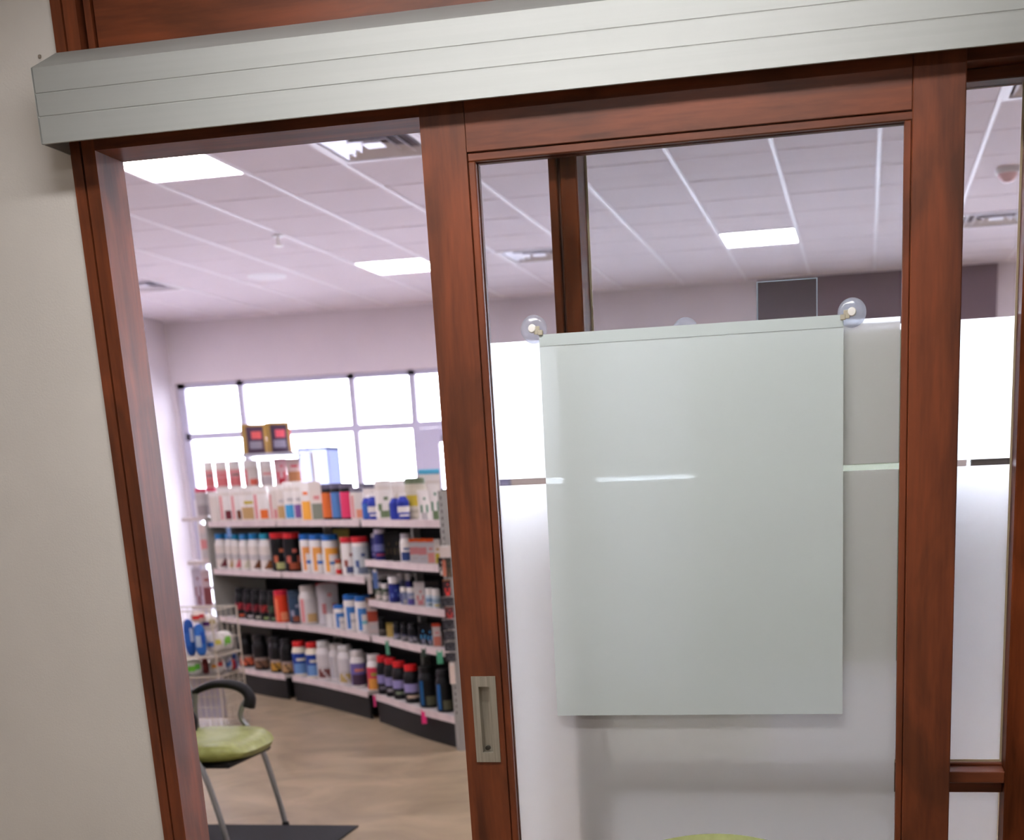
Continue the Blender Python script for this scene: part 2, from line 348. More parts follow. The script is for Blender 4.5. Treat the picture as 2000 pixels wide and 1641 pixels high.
for i in range(len(mul)-1):
    a, b = mul[i]+.036, mul[i+1]-.036
    BX('transom_bar', a, b, fy0, fy1, 2.135, 2.205, FRAMEW, w2)
    BX('glass_pane', a, b, fy0+.025, fy0+.031, 2.205, WZ1-.05, GLASS, w2)
    if i != 3:
        BX('glass_pane', a, b, fy0+.025, fy0+.031, .98 if i < 3 else WZ0+.06, 2.135, GLASS, w2)
        if i < 3:
            BX('transom_bar', a, b, fy0, fy1, .94, .98, FRAMEW, w2); BX('glass_pane', a, b, fy0+.025, fy0+.031, WZ0+.06, .94, GLASS, w2)
d2 = thing('door_2', 'glazed shop door in a pale lilac frame beside the windows', None); struct(d2); d2.pop('category', None)
a, b = mul[3]+.036, mul[4]-.036
BX('stile', a, a+.21, fy0+.005, fy1-.005, 0, 2.132, FRAMEW, d2, .004); BX('stile', b-.12, b, fy0+.005, fy1-.005, 0, 2.132, FRAMEW, d2, .004)
BX('rail', a+.21, b-.12, fy0+.005, fy1-.005, 1.98, 2.132, FRAMEW, d2); BX('rail', a+.21, b-.12, fy0+.005, fy1-.005, 0, .3, FRAMEW, d2)
BX('glass_pane', a+.21, b-.12, fy0+.025, fy0+.031, .3, 1.98, GLASS, d2)
BX('closer', a+.25, a+.50, fy0-.05, fy0, 1.99, 2.05, pm('closer_grey', (150, 148, 165), .5), d2, .006)
o = BX('ground', -40, 40, 13.2, 60, -.15, -.05, GROUND); o.name = 'pavement'; struct(o, 'sunlit pavement outside the windows')
# suspended ceiling
ce = BX('ceiling', -7.36, 7.0, YB, FY, ZC+.03, ZC+.08, pm('plenum', (120, 108, 114), .95)); struct(ce, 'white suspended tile ceiling of the shop')
GX, GYY, GS = -2.9907, 7.5129, .61
PAN = {(-2, -1), (-2, 5), (3, 5), (3, -1), (8, -1), (8, 5), (-7, 5), (-7, -1), (-2, -7), (3, -7), (13, 5), (13, -1)}
VENT = {(0, -1), (0, 5), (6, 5), (6, -1), (-6, 5)}
tm = MB().box(-GS/2+.012, GS/2-.012, -GS/2+.006, GS/2-.006, 0, .016, .003).mesh('ceiling_tile', TILEM, smooth=False)
def cell(k, j): return GX+GS*(k+.5), GYY+GS*(j+.5)
for k in range(-7, 8):
    for j in range(-8, 9):
        x, y = cell(k, j)
        if (k, j) in PAN or (k, j) in VENT or y < YB+.2 or x-GS/2 < -7.38: continue
        link('ceiling_tile', tm, ce, (x, y, ZC))
BX('plain_ceiling', GX+GS*8, 7.0, YB, FY, ZC, ZC+.03, TILEM, ce); BX('plain_ceiling', -7.36, GX+GS*8, YB, GYY-GS*7.6, ZC, ZC+.03, TILEM, ce); BX('plain_ceiling', -7.36, GX-GS*7, YB, FY, ZC, ZC+.03, TILEM, ce)
for k in range(-7, 9): BX('main_tee', GX+GS*k-.012, GX+GS*k+.012, YB, FY, ZC-.004, ZC+.01, TEEM, ce)
# ceiling panels, diffusers and small fittings
pl = {(-2, -1): 'square lit ceiling panel nearest the wooden jamb', (-2, 5): 'lit ceiling panel left of the door stile near the windows', (3, 5): 'lit ceiling panel seen through the sliding door glass'}
dm = MB().box(-.29, .29, -.295, .295, -.002, .004).mesh('diffuser', PANELM, smooth=False)
fm = MB()
for q in ((-.298, .298, -.302, -.29), (-.298, .298, .29, .302), (-.298, -.286, -.29, .29), (.286, .298, -.29, .29)): fm.box(*q, -.006, .02)
fm = fm.mesh('frame', TEEM, smooth=False)
for (k, j) in sorted(PAN):
    x, y = cell(k, j)
    if y < YB+.3 or y > FY: continue
    t = thing('ceiling_panel', pl.get((k, j), 'lit square ceiling panel further along the shop'), 'lamp', (x, y, ZC), 0, 'ceiling panels in the shop')
    link('diffuser', dm, t); link('frame', fm, t)
vl = {(0, -1): 'square louvred air diffuser at the top of the doorway', (0, 5): 'louvred air diffuser left of the glazing mullion', (6, 5): 'far louvred air diffuser above the plum wall band', (6, -1): 'near louvred air diffuser at the top right corner', (-6, 5): 'louvred air diffuser by the left shop wall'}
SHINY = pm('diffuser_metal', (226, 222, 232), .3, .2); DARKV = pm('diffuser_throat', (92, 84, 88), .8)
def ring(a, b, z0, z1):
    m = MB()
    P = lambda r, z: [(-r, -r, z), (r, -r, z), (r, r, z), (-r, r, z)]
    lo, hi, lo2, hi2 = P(a, z0), P(b, z1), P(a, z0+.004), P(b, z1+.004)
    for q in range(4):
        n = (q+1) % 4
        m.quad(lo[q], lo[n], hi[n], hi[q]); m.quad(lo2[q], hi2[q], hi2[n], lo2[n]); m.quad(lo[q], lo2[q], lo2[n], lo[n]); m.quad(hi[q], hi[n], hi2[n], hi2[q])
    return m
vf = MB()
for q in ((-.298, .298, -.298, -.262), (-.298, .298, .262, .298), (-.298, -.262, -.262, .262), (.262, .298, -.262, .262)): vf.box(*q, -.006, .01)
vf = vf.mesh('frame', TEEM, smooth=False)
vr = [ring(a, b, -.004, .045).mesh('louvre', SHINY, smooth=False) for a, b in ((.245, .19), (.18, .125), (.115, .06))]
vb = MB().box(-.29, .29, -.29, .29, .05, .06).mesh('throat', DARKV, smooth=False)
vcn = MB().box(-.055, .055, -.055, .055, .0, .006, .002).mesh('core', SHINY, smooth=False)
for (k, j) in sorted(VENT):
    x, y = cell(k, j); t = thing('air_diffuser', vl[(k, j)], 'vent', (x, y, ZC), 0, 'air diffusers in the shop ceiling')
    link('frame', vf, t); link('throat', vb, t); link('core', vcn, t)
    for r_ in vr: link('louvre', r_, t)
x, y = cell(-4, 5); t = thing('ceiling_speaker', 'round white speaker grille set in a ceiling tile', 'speaker', (x, y, ZC))
MB().lathe([(.14, -.004), (.15, -.006), (.165, -.002), (.165, .004)], 32).build('rim', WHITEMETAL, t); MB().lathe([(.02, -.009), (.14, -.0045), (.14, .002)], 32).build('grille', pm('grille', (232, 226, 234), .6), t)
p = atz(542, 460, ZC); t = thing('sprinkler', 'small white sprinkler head under the ceiling', 'sprinkler', (p.x, p.y, ZC))
MB().lathe([(.04, -.012), (.045, -.004), (.045, .0)], 20).build('escutcheon', WHITEMETAL, t); MB().lathe([(.03, -.075), (.034, -.07), (.012, -.06), (.012, -.012)], 16).build('head', pm('sprinkler_white', (240, 236, 232), .3), t)
p = atz(1969, 330, ZC); t = thing('dome_camera', 'small pinkish white dome fitting on the ceiling at the right edge', 'camera dome', (p.x, p.y, ZC))
MB().lathe([(.075, -.03), (.08, -.02), (.08, 0)], 24).build('base', WHITEMETAL, t); MB().lathe([(.01, -.085), (.035, -.078), (.058, -.055), (.066, -.03)], 24).build('dome', pm('dome_pink', (236, 200, 206), .15), t)
# ---------------------------------------------------------------- vinyl sheets and suction cups on the glass
def sheet(name, label, x0, x1, z0, z1, y, mat, bow=.004, hem=0.):
    m = MB(); nx, nz = 14, 18; P = []
    for j in range(nz+1):
        for i in range(nx+1):
            u, v = i/nx, j/nz
            yy = y - bow*math.sin(math.pi*v)*(.4+.6*math.sin(math.pi*u)) - bow*.5*(1-v)
            P.append((x0+(x1-x0)*u - (.004*(1-v) if u == 0 else 0), yy, z0+(z1-z0)*v))
    m.v = P
    for j in range(nz):
        for i in range(nx):
            q = j*(nx+1)+i; m.f.append((q, q+1, q+nx+2, q+nx+1)); m.m.append(0)
    n0 = len(P); m.v += [(x, y_+.0012, z) for x, y_, z in P]; W1 = nx+1
    m.f += [tuple(reversed([q+n0 for q in f])) for f in m.f]; m.m += [1]*len(m.m)
    rim = [i for i in range(W1)]+[j*W1+nx for j in range(1, nz+1)]+[nz*W1+i for i in range(nx-1, -1, -1)]+[j*W1 for j in range(nz-1, 0, -1)]
    for a_, b_ in zip(rim, rim[1:]+rim[:1]): m.f.append((a_, a_+n0, b_+n0, b_)); m.m.append(1)
    o = m.build(name, [mat, CLEAR]); tag(o, label, 'sheet')
    if hem: BX('hem', x0+.001, x1-.001, y-.0012, y+.0022, z1-hem, z1+.0006, mat, o)
    return o
sheet('vinyl_sheet', 'greyish white vinyl sheet hanging in front of the sliding door glass', -.6525, -.0458, 1.0055, 1.7865, 2.603, SHEETM, .003, .022)
sheet('vinyl_sheet', 'olive tinted vinyl sheet behind the right side of the frosted door', -.36, .135, 1.098, 1.765, 2.722, SHEETB, .002)
sheet('paper_notice', 'cream paper notice behind the frosted glass below the vinyl sheet', -.562, -.206, .886, 1.085, 2.731, PAPER, .0)
CUPM = glass('clear_vinyl_cup', (244, 246, 250), 1.6)
T = CUPM.node_tree; L = T.links; o_ = [n for n in T.nodes if n.type == 'OUTPUT_MATERIAL'][0]; src = o_.inputs[0].links[0].from_socket
mx = nd(CUPM, 'ShaderNodeMixShader'); mx.inputs[0].default_value = .3; tl = nd(CUPM, 'ShaderNodeBsdfTranslucent'); tl.inputs[0].default_value = (.95, .95, 1, 1)
L.new(src, mx.inputs[1]); L.new(tl.outputs[0], mx.inputs[2]); L.new(mx.outputs[0], o_.inputs[0])
CLIPM = pm('clip_metal', (206, 198, 178), .35, .6)
def cup(label, x, z, y, side):
    t = thing('suction_cup', label, 'suction cup', (x, y, z), 0, 'suction cups holding the sheets')
    fn = lambda p: Vector((p.x, -p.z, p.y))
    MB().lathe([(.024, .0), (.0275, .0006), (.026, .003), (.020, .0065), (.011, .0085), (.008, .0095)], 32, fn).build('cup', CUPM, t)
    MB().lathe([(.0075, .008), (.0065, .0125), (.0085, .0155), (.007, .019), (.002, .0195)], 20, fn).build('knob', WHITEP, t)
    if side:
        m = MB(); s = side
        m.box(s*.004, s*.016, -.017, -.0145, -.012, .004, .001).box(s*.012, s*.022, -.0185, -.013, -.014, -.004, .001)
        m.build('clip', CLIPM, t, smooth=False)
    return t
cup('clear suction cup with metal clip at the left corner of the hanging sheet', -.6655, 1.7995, 2.6165, 1)
cup('clear suction cup with metal clip at the right corner of the hanging sheet', -.0300, 1.7910, 2.6165, -1)
cup('half hidden suction cup peeking above the middle of the hanging sheet', -.3720, 1.7900, 2.7362, 0)
t = thing('acrylic_holder', 'empty clear acrylic sign holder fixed to the glass', 'sign holder', (0, 0, 0))
BX('back_plate', -.224, -.101, GY+.007, GY+.010, 1.60, 1.877, ACRYL, t, .0006); BX('front_plate', -.224, -.101, GY+.026, GY+.029, 1.60, 1.80, ACRYL, t, .0006)
EDG = pm('acrylic_edge', (214, 222, 236), .2)
MB().prism([(GY+.010, 1.60), (GY+.026, 1.60), (GY+.026, 1.80), (GY+.010, 1.86)], lambda p, k: (-.224+.003*k, p[0], p[1])).build('side_wall', ACRYL, t, smooth=False)
BX('polished_edge', -.2245, -.2215, GY+.0065, GY+.011, 1.60, 1.8775, EDG, t); BX('polished_edge', -.1030, -.1005, GY+.0065, GY+.011, 1.60, 1.8775, EDG, t); BX('polished_edge', -.2215, -.1030, GY+.0065, GY+.011, 1.8755, 1.8775, EDG, t)
# ---------------------------------------------------------------- green chairs
def sup(n, a, b, e=4.):
    P = []
    for i in range(n):
        q = i*2*math.pi/n; c, s = math.cos(q), math.sin(q)
        P.append((a*math.copysign(abs(c)**(2/e), c), b*math.copysign(abs(s)**(2/e), s)))
    return P
def bez(p, n=10):
    """smooth path through the points"""
    p = [Vector(q) for q in p]; out = []
    for i in range(len(p)-1):
        a, b, c, d_ = p[max(i-1, 0)], p[i], p[i+1], p[min(i+2, len(p)-1)]
        for k in range(n):
            t = k/n; out.append(.5*((2*b)+(c-a)*t+(2*a-5*b+4*c-d_)*t*t+(3*b-a-3*c+d_)*t**3))
    return out+[p[-1]]
def chair(label, loc, rz):
    t = thing('guest_chair', label, 'chair', loc, rz, 'green guest chairs')
    m = MB(); n = 40; L = [(.80, .400), (.95, .408), (1., .432), (.985, .458), (.90, .474), (.6, .479), (.25, .477)]
    for (s, z) in L:
        for (x, y) in sup(n, .245*s, .250*s, 3.2): m.v.append((x, y, z - .03*max(0, (x-.12)/.125)**2*(z > .44) + .012*abs(y/.25)**2))
    for k in range(len(L)-1):
        for i in range(n): m.f.append((k*n+i, k*n+(i+1) % n, (k+1)*n+(i+1) % n, (k+1)*n+i)); m.m.append(0)
    m.f.append(tuple(reversed(range(n)))); m.m.append(0); m.f.append(tuple((len(L)-1)*n+i for i in range(n))); m.m.append(0)
    m.build('seat', GREENF, t, ang=70)
    BX('seat_pan', -.19, .19, -.2, .2, .378, .404, BLACKP, t, .01)
    m = MB(); nu, nv = 18, 14                      # curved, rounded backrest
    def bp(u, v, s):
        w_ = .235*(1-.30*max(0, v-.45)**2-.55*max(0, v-.8)**2*4)
        x = -.235-.06*v+.05*u*u*.9 - s*.022*(1-u**6)*(1-(2*v-1)**6)
        return (x, u*w_, .48+.345*v*(1-.10*u*u*v))
    for s in (1, -1):
        i0 = len(m.v)
        for j in range(nv+1):
            for i in range(nu+1): m.v.append(bp(-1+2*i/nu, j/nv, s))
        for j in range(nv):
            for i in range(nu): q = i0+j*(nu+1)+i; m.f.append((q, q+1, q+nu+2, q+nu+1)); m.m.append(0)
    bo = m.build('backrest', GREENF, t, ang=80)
    for s in (1, -1):
        y = .262*s
        MB().tube(bez([(.185, y, .0), (.165, y, .12), (.115, y, .34), (.065, y, .45), (.022, y, .515), (.035, y, .565), (.062, y, .60)]), .0125, 10).build('leg', STEEL, t)
        MB().tube(bez([(-.30, y, .0), (-.25, y, .2), (-.21, y, .42), (-.205, y, .55), (-.19, y, .635)]), .0125, 10).build('leg', STEEL, t)
        MB().tube(bez([(-.20, y, .60), (-.225, y*.98, .68), (-.262, y*.88, .80)]), .011, 8).build('back_post', STEEL, t)
        m = MB(); path = bez([(-.20, y, .632), (-.15, y, .655), (-.08, y, .672), (.0, y, .668), (.055, y, .645), (.078, y, .605), (.068, y, .565)], 6)
        n = len(path); m.tube(path, [.013+.012*min(1, k/(n*.6)) + .004*max(0, (k-n*.7)/(n*.3)) for k in range(n)], 12); m.build('armrest', BLACKP, t)
        MB().tube([(.10, y, .375), (.06, y*.7, .385), (.06, 0, .385)], .010, 8).build('cross_brace', STEEL, t)
        MB().lathe([(.016, 0), (.017, .008), (.013, .02)], 12, fn=lambda p, y=y: p+Vector((.185, y, 0))).build('foot', BLACKP, t)
    return t
chair('green chair with black arms standing in the shop beside the jamb', (-2.845, 4.975, 0), 0)
chair('green chair whose back top shows below the sliding door', (-.277, 2.02, 0), math.radians(-90))
# floor mat
p0, p1 = atz(700, 1613, .006), atz(412, 1613, .006)
o = MB().prism([(p0.x, p0.y), (p0.x+.02, 4.2), (-4.1, 4.2), (-4.1, p1.y)], lambda p, k: (p[0], p[1], .001+.007*k)).build('floor_mat', MATBLK, smooth=False); tag(o, 'black floor mat lying in front of the green shop chair', 'mat')
# ---------------------------------------------------------------- curved shelf unit (gondola)
KP = [(-5.6, 9.72), (-5.25, 9.43), (-5.06, 9.28), (-4.95, 9.20), (-4.55, 8.885), (-4.12, 8.605), (-3.72, 8.275), (-3.21, 7.80), (-2.75, 7.30), (-2.39, 6.96), (-2.25, 6.82)]
NV = Vector((.668, .744, 0))
KC = [Vector((p.x, p.y, 0)) for p in bez([(x, y, 0) for x, y in KP], 12)]
def front(x):                                  # point of the front edge at this x
    for a, b in zip(KC, KC[1:]):
        if a.x <= x <= b.x: return a.lerp(b, (x-a.x)/(b.x-a.x))
    return KC[0] if x < KC[0].x else KC[-1]
def hit(px, py, off):                          # where the line of sight meets the front edge moved back by off
    r = ray(px, py)
    for a, b in zip(KC, KC[1:]):
        a, b = a+NV*off, b+NV*off; dx, dy = b.x-a.x, b.y-a.y
        det = -r.x*dy + r.y*dx
        if abs(det) < 1e-9: continue
        t_ = (-a.x*dy + a.y*dx)/det; s_ = (r.x*a.y - r.y*a.x)/det
        if -.001 <= s_ <= 1.001 and t_ > 0: return Vector((r.x*t_, r.y*t_, 0))
    return None
def strip(m, x0, x1, o0, o1, z0, z1, n=14, mi=0):      # solid following the curve between two setbacks
    i0 = len(m.v)
    for k in range(n+1):
        p = front(x0+(x1-x0)*k/n)
        for (o_, z) in ((o0, z0), (o0, z1), (o1, z1), (o1, z0)): q = p+NV*o_; m.v.append((q.x, q.y, z))
    for k in range(n):
        for e in range(4): m.f.append((i0+k*4+e, i0+k*4+(e+1) % 4, i0+k*4+4+(e+1) % 4, i0+k*4+4+e)); m.m.append(mi)
    m.f.append((i0, i0+1, i0+2, i0+3)); m.m.append(mi); m.f.append((i0+n*4+3, i0+n*4+2, i0+n*4+1, i0+n*4)); m.m.append(mi)
    return m
g = thing('display_gondola', 'curved shop shelf unit with black back and pale shelf edges', 'shelf unit')
BAYS = [(-5.165, -4.275), (-4.255, -3.275), (-3.245, -2.37)]
ZL = [[.19, .575, .955, 1.325], [.19, .575, .955, 1.325], [.19, .575, .81, 1.07, 1.325]]
for bi, (a, b) in enumerate(BAYS):
    strip(MB(), a, b, .45, .50, 0, 1.50).build('back_panel', DARKPANEL, g, smooth=False)
    ga, gb = (a+(.035 if bi else 0), b-(.035 if bi < 2 else 0))
    strip(MB(), ga, gb, .012, .03, 0, .145).build('kick_plate', KICKM, g, smooth=False); strip(MB(), a-.01, b+.01, .10, .12, 0, .145).build('plinth', KICKM, g, smooth=False)
    for z in ZL[bi]:
        sb = .0 if z < .3 else .03
        a_, b_ = (ga, gb) if z < .3 else (a, b)
        s = strip(MB(), a_, b_, sb+.006, .45, z-.022, z).build('shelf', DECK, g, smooth=False)
        strip(MB(), a_, b_, sb-.002, sb+.006, z-.040, z+.004).build('price_strip', LIP, s, smooth=False)
        if .3 < z < 1.3: strip(MB(), a, b, sb+.01, .44, z-.055, z-.024).build('shelf_bracket', DARKPANEL, s, smooth=False)
def upright(x, o0, o1, z1, w_=.03, mat=GREYMETAL, name='upright'):
    p = front(x); T = Vector((NV.y, -NV.x, 0)); m = MB()
    m.prism([(-w_/2, o0), (w_/2, o0), (w_/2, o1), (-w_/2, o1)], lambda q, k: p+T*q[0]+NV*q[1]+Vector((0, 0, z1*k)))
    return m.build(name, mat, g, smooth=False)
upright(-5.187, .02, .95, 1.36, .035, GREYMETAL, 'end_panel'); upright(-4.265, .40, .46, 1.45); upright(-3.26, .40, .46, 1.45)
rp = upright(-2.335, -.02, .04, 1.49, .05); upright(-2.32, .05, .95, 1.47, .02, GREYMETAL, 'end_panel')
HOLE = pm('slot_dark', (30, 28, 30), .8); T_ = Vector((NV.y, -NV.x, 0)); p = front(-2.335)
for k in range(34):
    z = .22+k*.037; m = MB(); m.prism([(.006, -.0225), (.013, -.0225), (.013, -.0195), (.006, -.0195)], lambda q, e: p+T_*q[0]+NV*q[1]+Vector((0, 0, z+.018*e))); m.build('slot', HOLE, rp, smooth=False)
# ---------------------------------------------------------------- the goods
def C(c): return pm('print_%d_%d_%d' % c, c, .45, 0, .25)
WH, OFF, GRY, BLK, NAVY = (238, 232, 228), (226, 216, 208), (196, 190, 190), (13, 12, 15), (32, 38, 104)
PAT = {
 'plain': lambda k, a: 1,
 'gold': lambda k, a: 0 if abs(a) >= 4 or k == 7 else (2 if k in (4, 5) and a in (-1, 0, 1, 2) else (3 if k in (1, 2) and abs(a) < 3 else 1)),
 'stripe': lambda k, a: 2 if -4 <= a <= -3 else (3 if k <= 2 and -1 <= a <= 2 else 1),
 'fruit': lambda k, a: 2 if k <= 2 and abs(a) <= 4 and (k+a) % 5 else (3 if k == 3 and abs(a) < 5 else 1),
 'band': lambda k, a: 2 if 3 <= k <= 5 else (3 if k == 1 and abs(a) < 4 else 1),
 'low': lambda k, a: 2 if k <= 3 and abs(a) < 5 else (3 if k == 5 and abs(a) < 3 else 1),
 'wedge': lambda k, a: 2 if k <= 2 and a >= k-2 and a < 5 else (3 if 3 <= k <= 4 else 1),
 'dots': lambda k, a: 2 if (k in (2, 3) and a in (-3, -2, 2, 3)) or (k == 5 and a in (0, 1)) else (3 if k <= 1 and abs(a) < 3 else 1),
 'arch': lambda k, a: 2 if (a in (-3, -2) and k < 6) or (k in (5, 6) and abs(a) < 4) else (3 if k == 2 and abs(a) < 2 else 1),
 'red': lambda k, a: 2 if 3 <= k <= 5 and abs(a) < 6 and (k*3+a) % 4 else (3 if k == 0 and abs(a) < 3 else 1),
}
def product(kind, w_, h_, loc, body, cap, lab, c2, c3, pat, label, cat, group, name):
    t = thing(name, label, cat, loc, math.atan2(-loc[1], -loc[0]), group)
    r = w_/2; bc = C(body); seg = 24
    if kind in ('tub', 'jar', 'jug', 'bottle'):
        ch = {'tub': .14, 'jar': .26, 'jug': .15, 'bottle': .13}[kind]*h_; hb = h_-ch
        nr = {'tub': .93, 'jar': .92, 'jug': .76, 'bottle': .52}[kind]*r; sh = {'tub': .94, 'jar': .95, 'jug': .84, 'bottle': .80}[kind]
        MB().lathe([(r*.92, 0), (r, .012*h_/.2), (r, hb*sh*.97), (r*.97, hb*sh), (nr*1.02, hb*.985), (nr*.95, hb)], seg).build('body', bc, t)
        cr = {'tub': .98, 'jar': .97, 'jug': .83, 'bottle': .58}[kind]*r
        MB().lathe([(cr, hb-.001), (cr, h_-.004), (cr*.93, h_)], seg).build('cap', C(cap), t)
        z0, z1 = hb*.07, hb*(sh-.06); f_ = PAT[pat]
        MB().lathe([(r*1.012, z0+(z1-z0)*k/8) for k in range(9)], seg, cell=lambda k, a: f_(k, a if a < 12 else a-24)).build('label', [bc, C(lab), C(c2), C(c3)], t)
    elif kind == 'box':
        d_ = w_*.6
        BX('carton', -d_, 0, -r, r, 0, h_*.86, bc, t, .002); BX('top_band', -d_-.0005, .0005, -r-.0005, r+.0005, h_*.86, h_, C(cap), t, .002)
        m = MB(); f_ = PAT[pat]
        for k in range(8):
            for a in range(-5, 5): m.quad((.0012, a*r/5*.98, h_*.82*k/8+.004), (.0012, (a+1)*r/5*.98, h_*.82*k/8+.004), (.0012, (a+1)*r/5*.98, h_*.82*(k+1)/8+.004), (.0012, a*r/5*.98, h_*.82*(k+1)/8+.004), f_(k, a))
        m.build('print', [bc, C(lab), C(c2), C(c3)], t, smooth=False)
    elif kind == 'pouch':
        m = MB(); nu, nv = 10, 12; f_ = PAT[pat]
        for s in (1, -1):
            i0 = len(m.v)
            for j in range(nv+1):
                for i in range(nu+1):
                    u, v = -1+2*i/nu, j/nv; th = r*.55*(1-abs(u)**3)*(1-v**2.2)+.0015
                    m.v.append((s*th-.5*r, u*r*(1-.05*math.sin(math.pi*v)), h_*v))
            for j in range(nv):
                for i in range(nu): q = i0+j*(nu+1)+i; m.f.append((q, q+1, q+nu+2, q+nu+1)); m.m.append(f_(int(j*8/nv), i-5) if s > 0 else 0)
        m.build('bag', [bc, C(lab), C(c2), C(c3)], t)
        BX('top_seal', -.5*r-.003, -.5*r+.003, -r*.98, r*.98, h_*.93, h_*1.0, C(cap), t)
    return t
CATN = {'tub': ('supplement_tub', 'tub'), 'jar': ('supplement_jar', 'jar'), 'jug': ('supplement_bottle', 'bottle'), 'bottle': ('supplement_bottle', 'bottle'), 'box': ('carton', 'box'), 'pouch': ('stand_up_pouch', 'pouch')}
def stock(z, yb0, yb1, group, rows, sb=.03):
    """rows: kind, left px, right px, top px, body, cap, label colour, c2, c3, pattern, label, extra setback"""
    todo = []
    for R in rows:
        kind, xa, xb, yt, body, cap, lab, c2, c3, pat, text = R[:11]; ex = R[11] if len(R) > 11 else 0.
        xc = (xa+xb)/2; yb = yb0+(yb1-yb0)*(xc-420)/(880-420)
        p = hit(xc, yb, .1); dist = p.x*BF.x+p.y*BF.y+(z+.1-HC)*BF.z
        w_ = (xb-xa)/FPX*dist
        if kind in ('tub', 'jar', 'jug', 'bottle') and ex < .1:      # each bottle is partly hidden by its nearer neighbour
            h0 = HC+ray(xc, yt).z*p.y-z; wn = max(w_, min(1.4*w_, h0/2.3)); xc += (wn-w_)/2*FPX/dist; w_ = wn
        rr = w_/2
        p = hit(xc, yb, sb+.014+(rr if kind in ('tub', 'jar', 'jug', 'bottle') else .02+rr*.8)+ex)
        todo.append([kind, w_, HC+ray(xc, yt).z*p.y-z-.001, p, R])
    for i, A in enumerate(todo):                       # neighbours may touch, never run into each other
        for B_ in todo[i+1:]:
            gap = (A[3]-B_[3]).length-.003; both = sum(q[1]*{'pouch': .2, 'box': .42}.get(q[0], .5) for q in (A, B_))
            if gap < both: k_ = max(gap/both, .7); A[1] *= k_; B_[1] *= k_
    for kind, w_, h_, p, R in todo:
        n, c_ = CATN[kind]
        product(kind, w_, h_, (p.x, p.y, z+.001), *R[4:10], R[10], c_, group, n)
PK, ORG, RED, BLU, RBL, YEL, GRN, BRN, TAN, LAV, MAR = (214, 140, 140), (222, 110, 50), (200, 34, 40), (60, 120, 180), (44, 62, 165), (200, 176, 60), (110, 130, 96), (110, 62, 36), (196, 160, 110), (150, 140, 190), (110, 40, 50)
stock(1.325, 1012, 1008, 'goods on the top shelf', [
 ('tub', 413, 431, 962, OFF, WH, OFF, PK, GRY, 'plain', 'plain off white tub at the left end of the top shelf'),
 ('tub', 431, 454, 953, OFF, WH, WH, PK, MAR, 'stripe', 'white tub with pink stripe and dark berry, second on the top shelf'),
 ('tub', 454, 473, 952, OFF, WH, WH, PK, BRN, 'stripe', 'white tub with pink stripe and brown scoop, third on the top shelf'),
 ('tub', 473, 497, 951, OFF, WH, WH, TAN, YEL, 'low', 'white tub with tan biscuit picture on the top shelf'),
 ('tub', 498, 529, 949, OFF, WH, WH, PK, ORG, 'stripe', 'wide white tub with orange picture on the top shelf'),
 ('tub', 529, 543, 949, OFF, WH, OFF, PK, PK, 'stripe', 'narrow white tub with salmon stripe on the top shelf'),
 ('tub', 543, 558, 946, OFF, WH, OFF, TAN, GRY, 'low', 'white tub with pale brown picture beside the blue pictured tub'),
 ('tub', 558, 576, 941, OFF, WH, WH, (70, 160, 210), GRY, 'low', 'white tub with bright blue picture on the top shelf'),
 ('tub', 576, 592, 940, OFF, WH, WH, (130, 90, 150), GRY, 'low', 'white tub with purple picture on the top shelf'),
 ('pouch', 590, 609, 942, OFF, WH, WH, (240, 170, 70), ORG, 'low', 'white pouch with yellow orange lower half on the top shelf'),
 ('box', 609, 632, 940, OFF, OFF, OFF, (130, 136, 122), PK, 'low', 'off white carton with grey green base on the top shelf'),
 ('tub', 632, 650, 945, BLK, (90, 86, 104), ORG, ORG, BLK, 'plain', 'orange tub with dark lid between the carton and the blue tub'),
 ('tub', 650, 668, 944, BLK, (90, 86, 104), (82, 128, 186), (82, 128, 186), BLK, 'plain', 'steel blue tub with dark lid on the top shelf'),
 ('tub', 668, 688, 943, BLK, (96, 90, 106), (222, 60, 104), (222, 60, 104), BLK, 'plain', 'hot pink tub with dark lid on the top shelf'),
 ('tub', 687, 709, 952, OFF, (120, 116, 130), OFF, PK, (228, 150, 120), 'stripe', 'white tub with salmon stripe beside the hot pink tub'),
 ('bottle', 709, 722, 966, RBL, WH, (62, 110, 190), (62, 110, 190), WH, 'plain', 'slim mid blue bottle on the top shelf'),
 ('bottle', 720, 735, 963, RBL, WH, RBL, WH, WH, 'band', 'slim royal blue bottle with white band beside the green lettered tub'),
 ('tub', 705, 740, 944, OFF, (116, 112, 128), OFF, GRY, GRY, 'plain', 'big white tub with grey lid behind the slim blue bottles', .13),
 ('tub', 736, 763, 938, OFF, WH, WH, GRN, GRN, 'dots', 'white tub with small green lettering on the top shelf'),
 ('bottle', 763, 779, 966, RBL, WH, RBL, NAVY, WH, 'plain', 'royal blue bottle left of its white banded twin'),
 ('bottle', 778, 796, 962, RBL, WH, RBL, WH, WH, 'band', 'royal blue bottle with white band left of the green lidded tub'),
 ('tub', 764, 798, 938, OFF, WH, OFF, GRY, GRY, 'plain', 'big white tub behind the royal blue bottles', .13),
 ('tub', 794, 836, 933, (200, 192, 172), (110, 122, 96), (206, 198, 178), YEL, (180, 170, 150), 'band', 'wide beige tub with olive green lid on the top shelf', .07),
 ('pouch', 818, 840, 957, OFF, WH, WH, (96, 140, 112), GRY, 'dots', 'white pouch with green square in front of the olive lidded tub', -.02),
 ('pouch', 839, 862, 944, OFF, WH, WH, (96, 140, 112), GRN, 'dots', 'white pouch with green square at the right end of the top shelf'),
 ('box', 822, 866, 926, OFF, WH, OFF, GRY, GRY, 'plain', 'tall off white carton behind the pouches', .20),
])
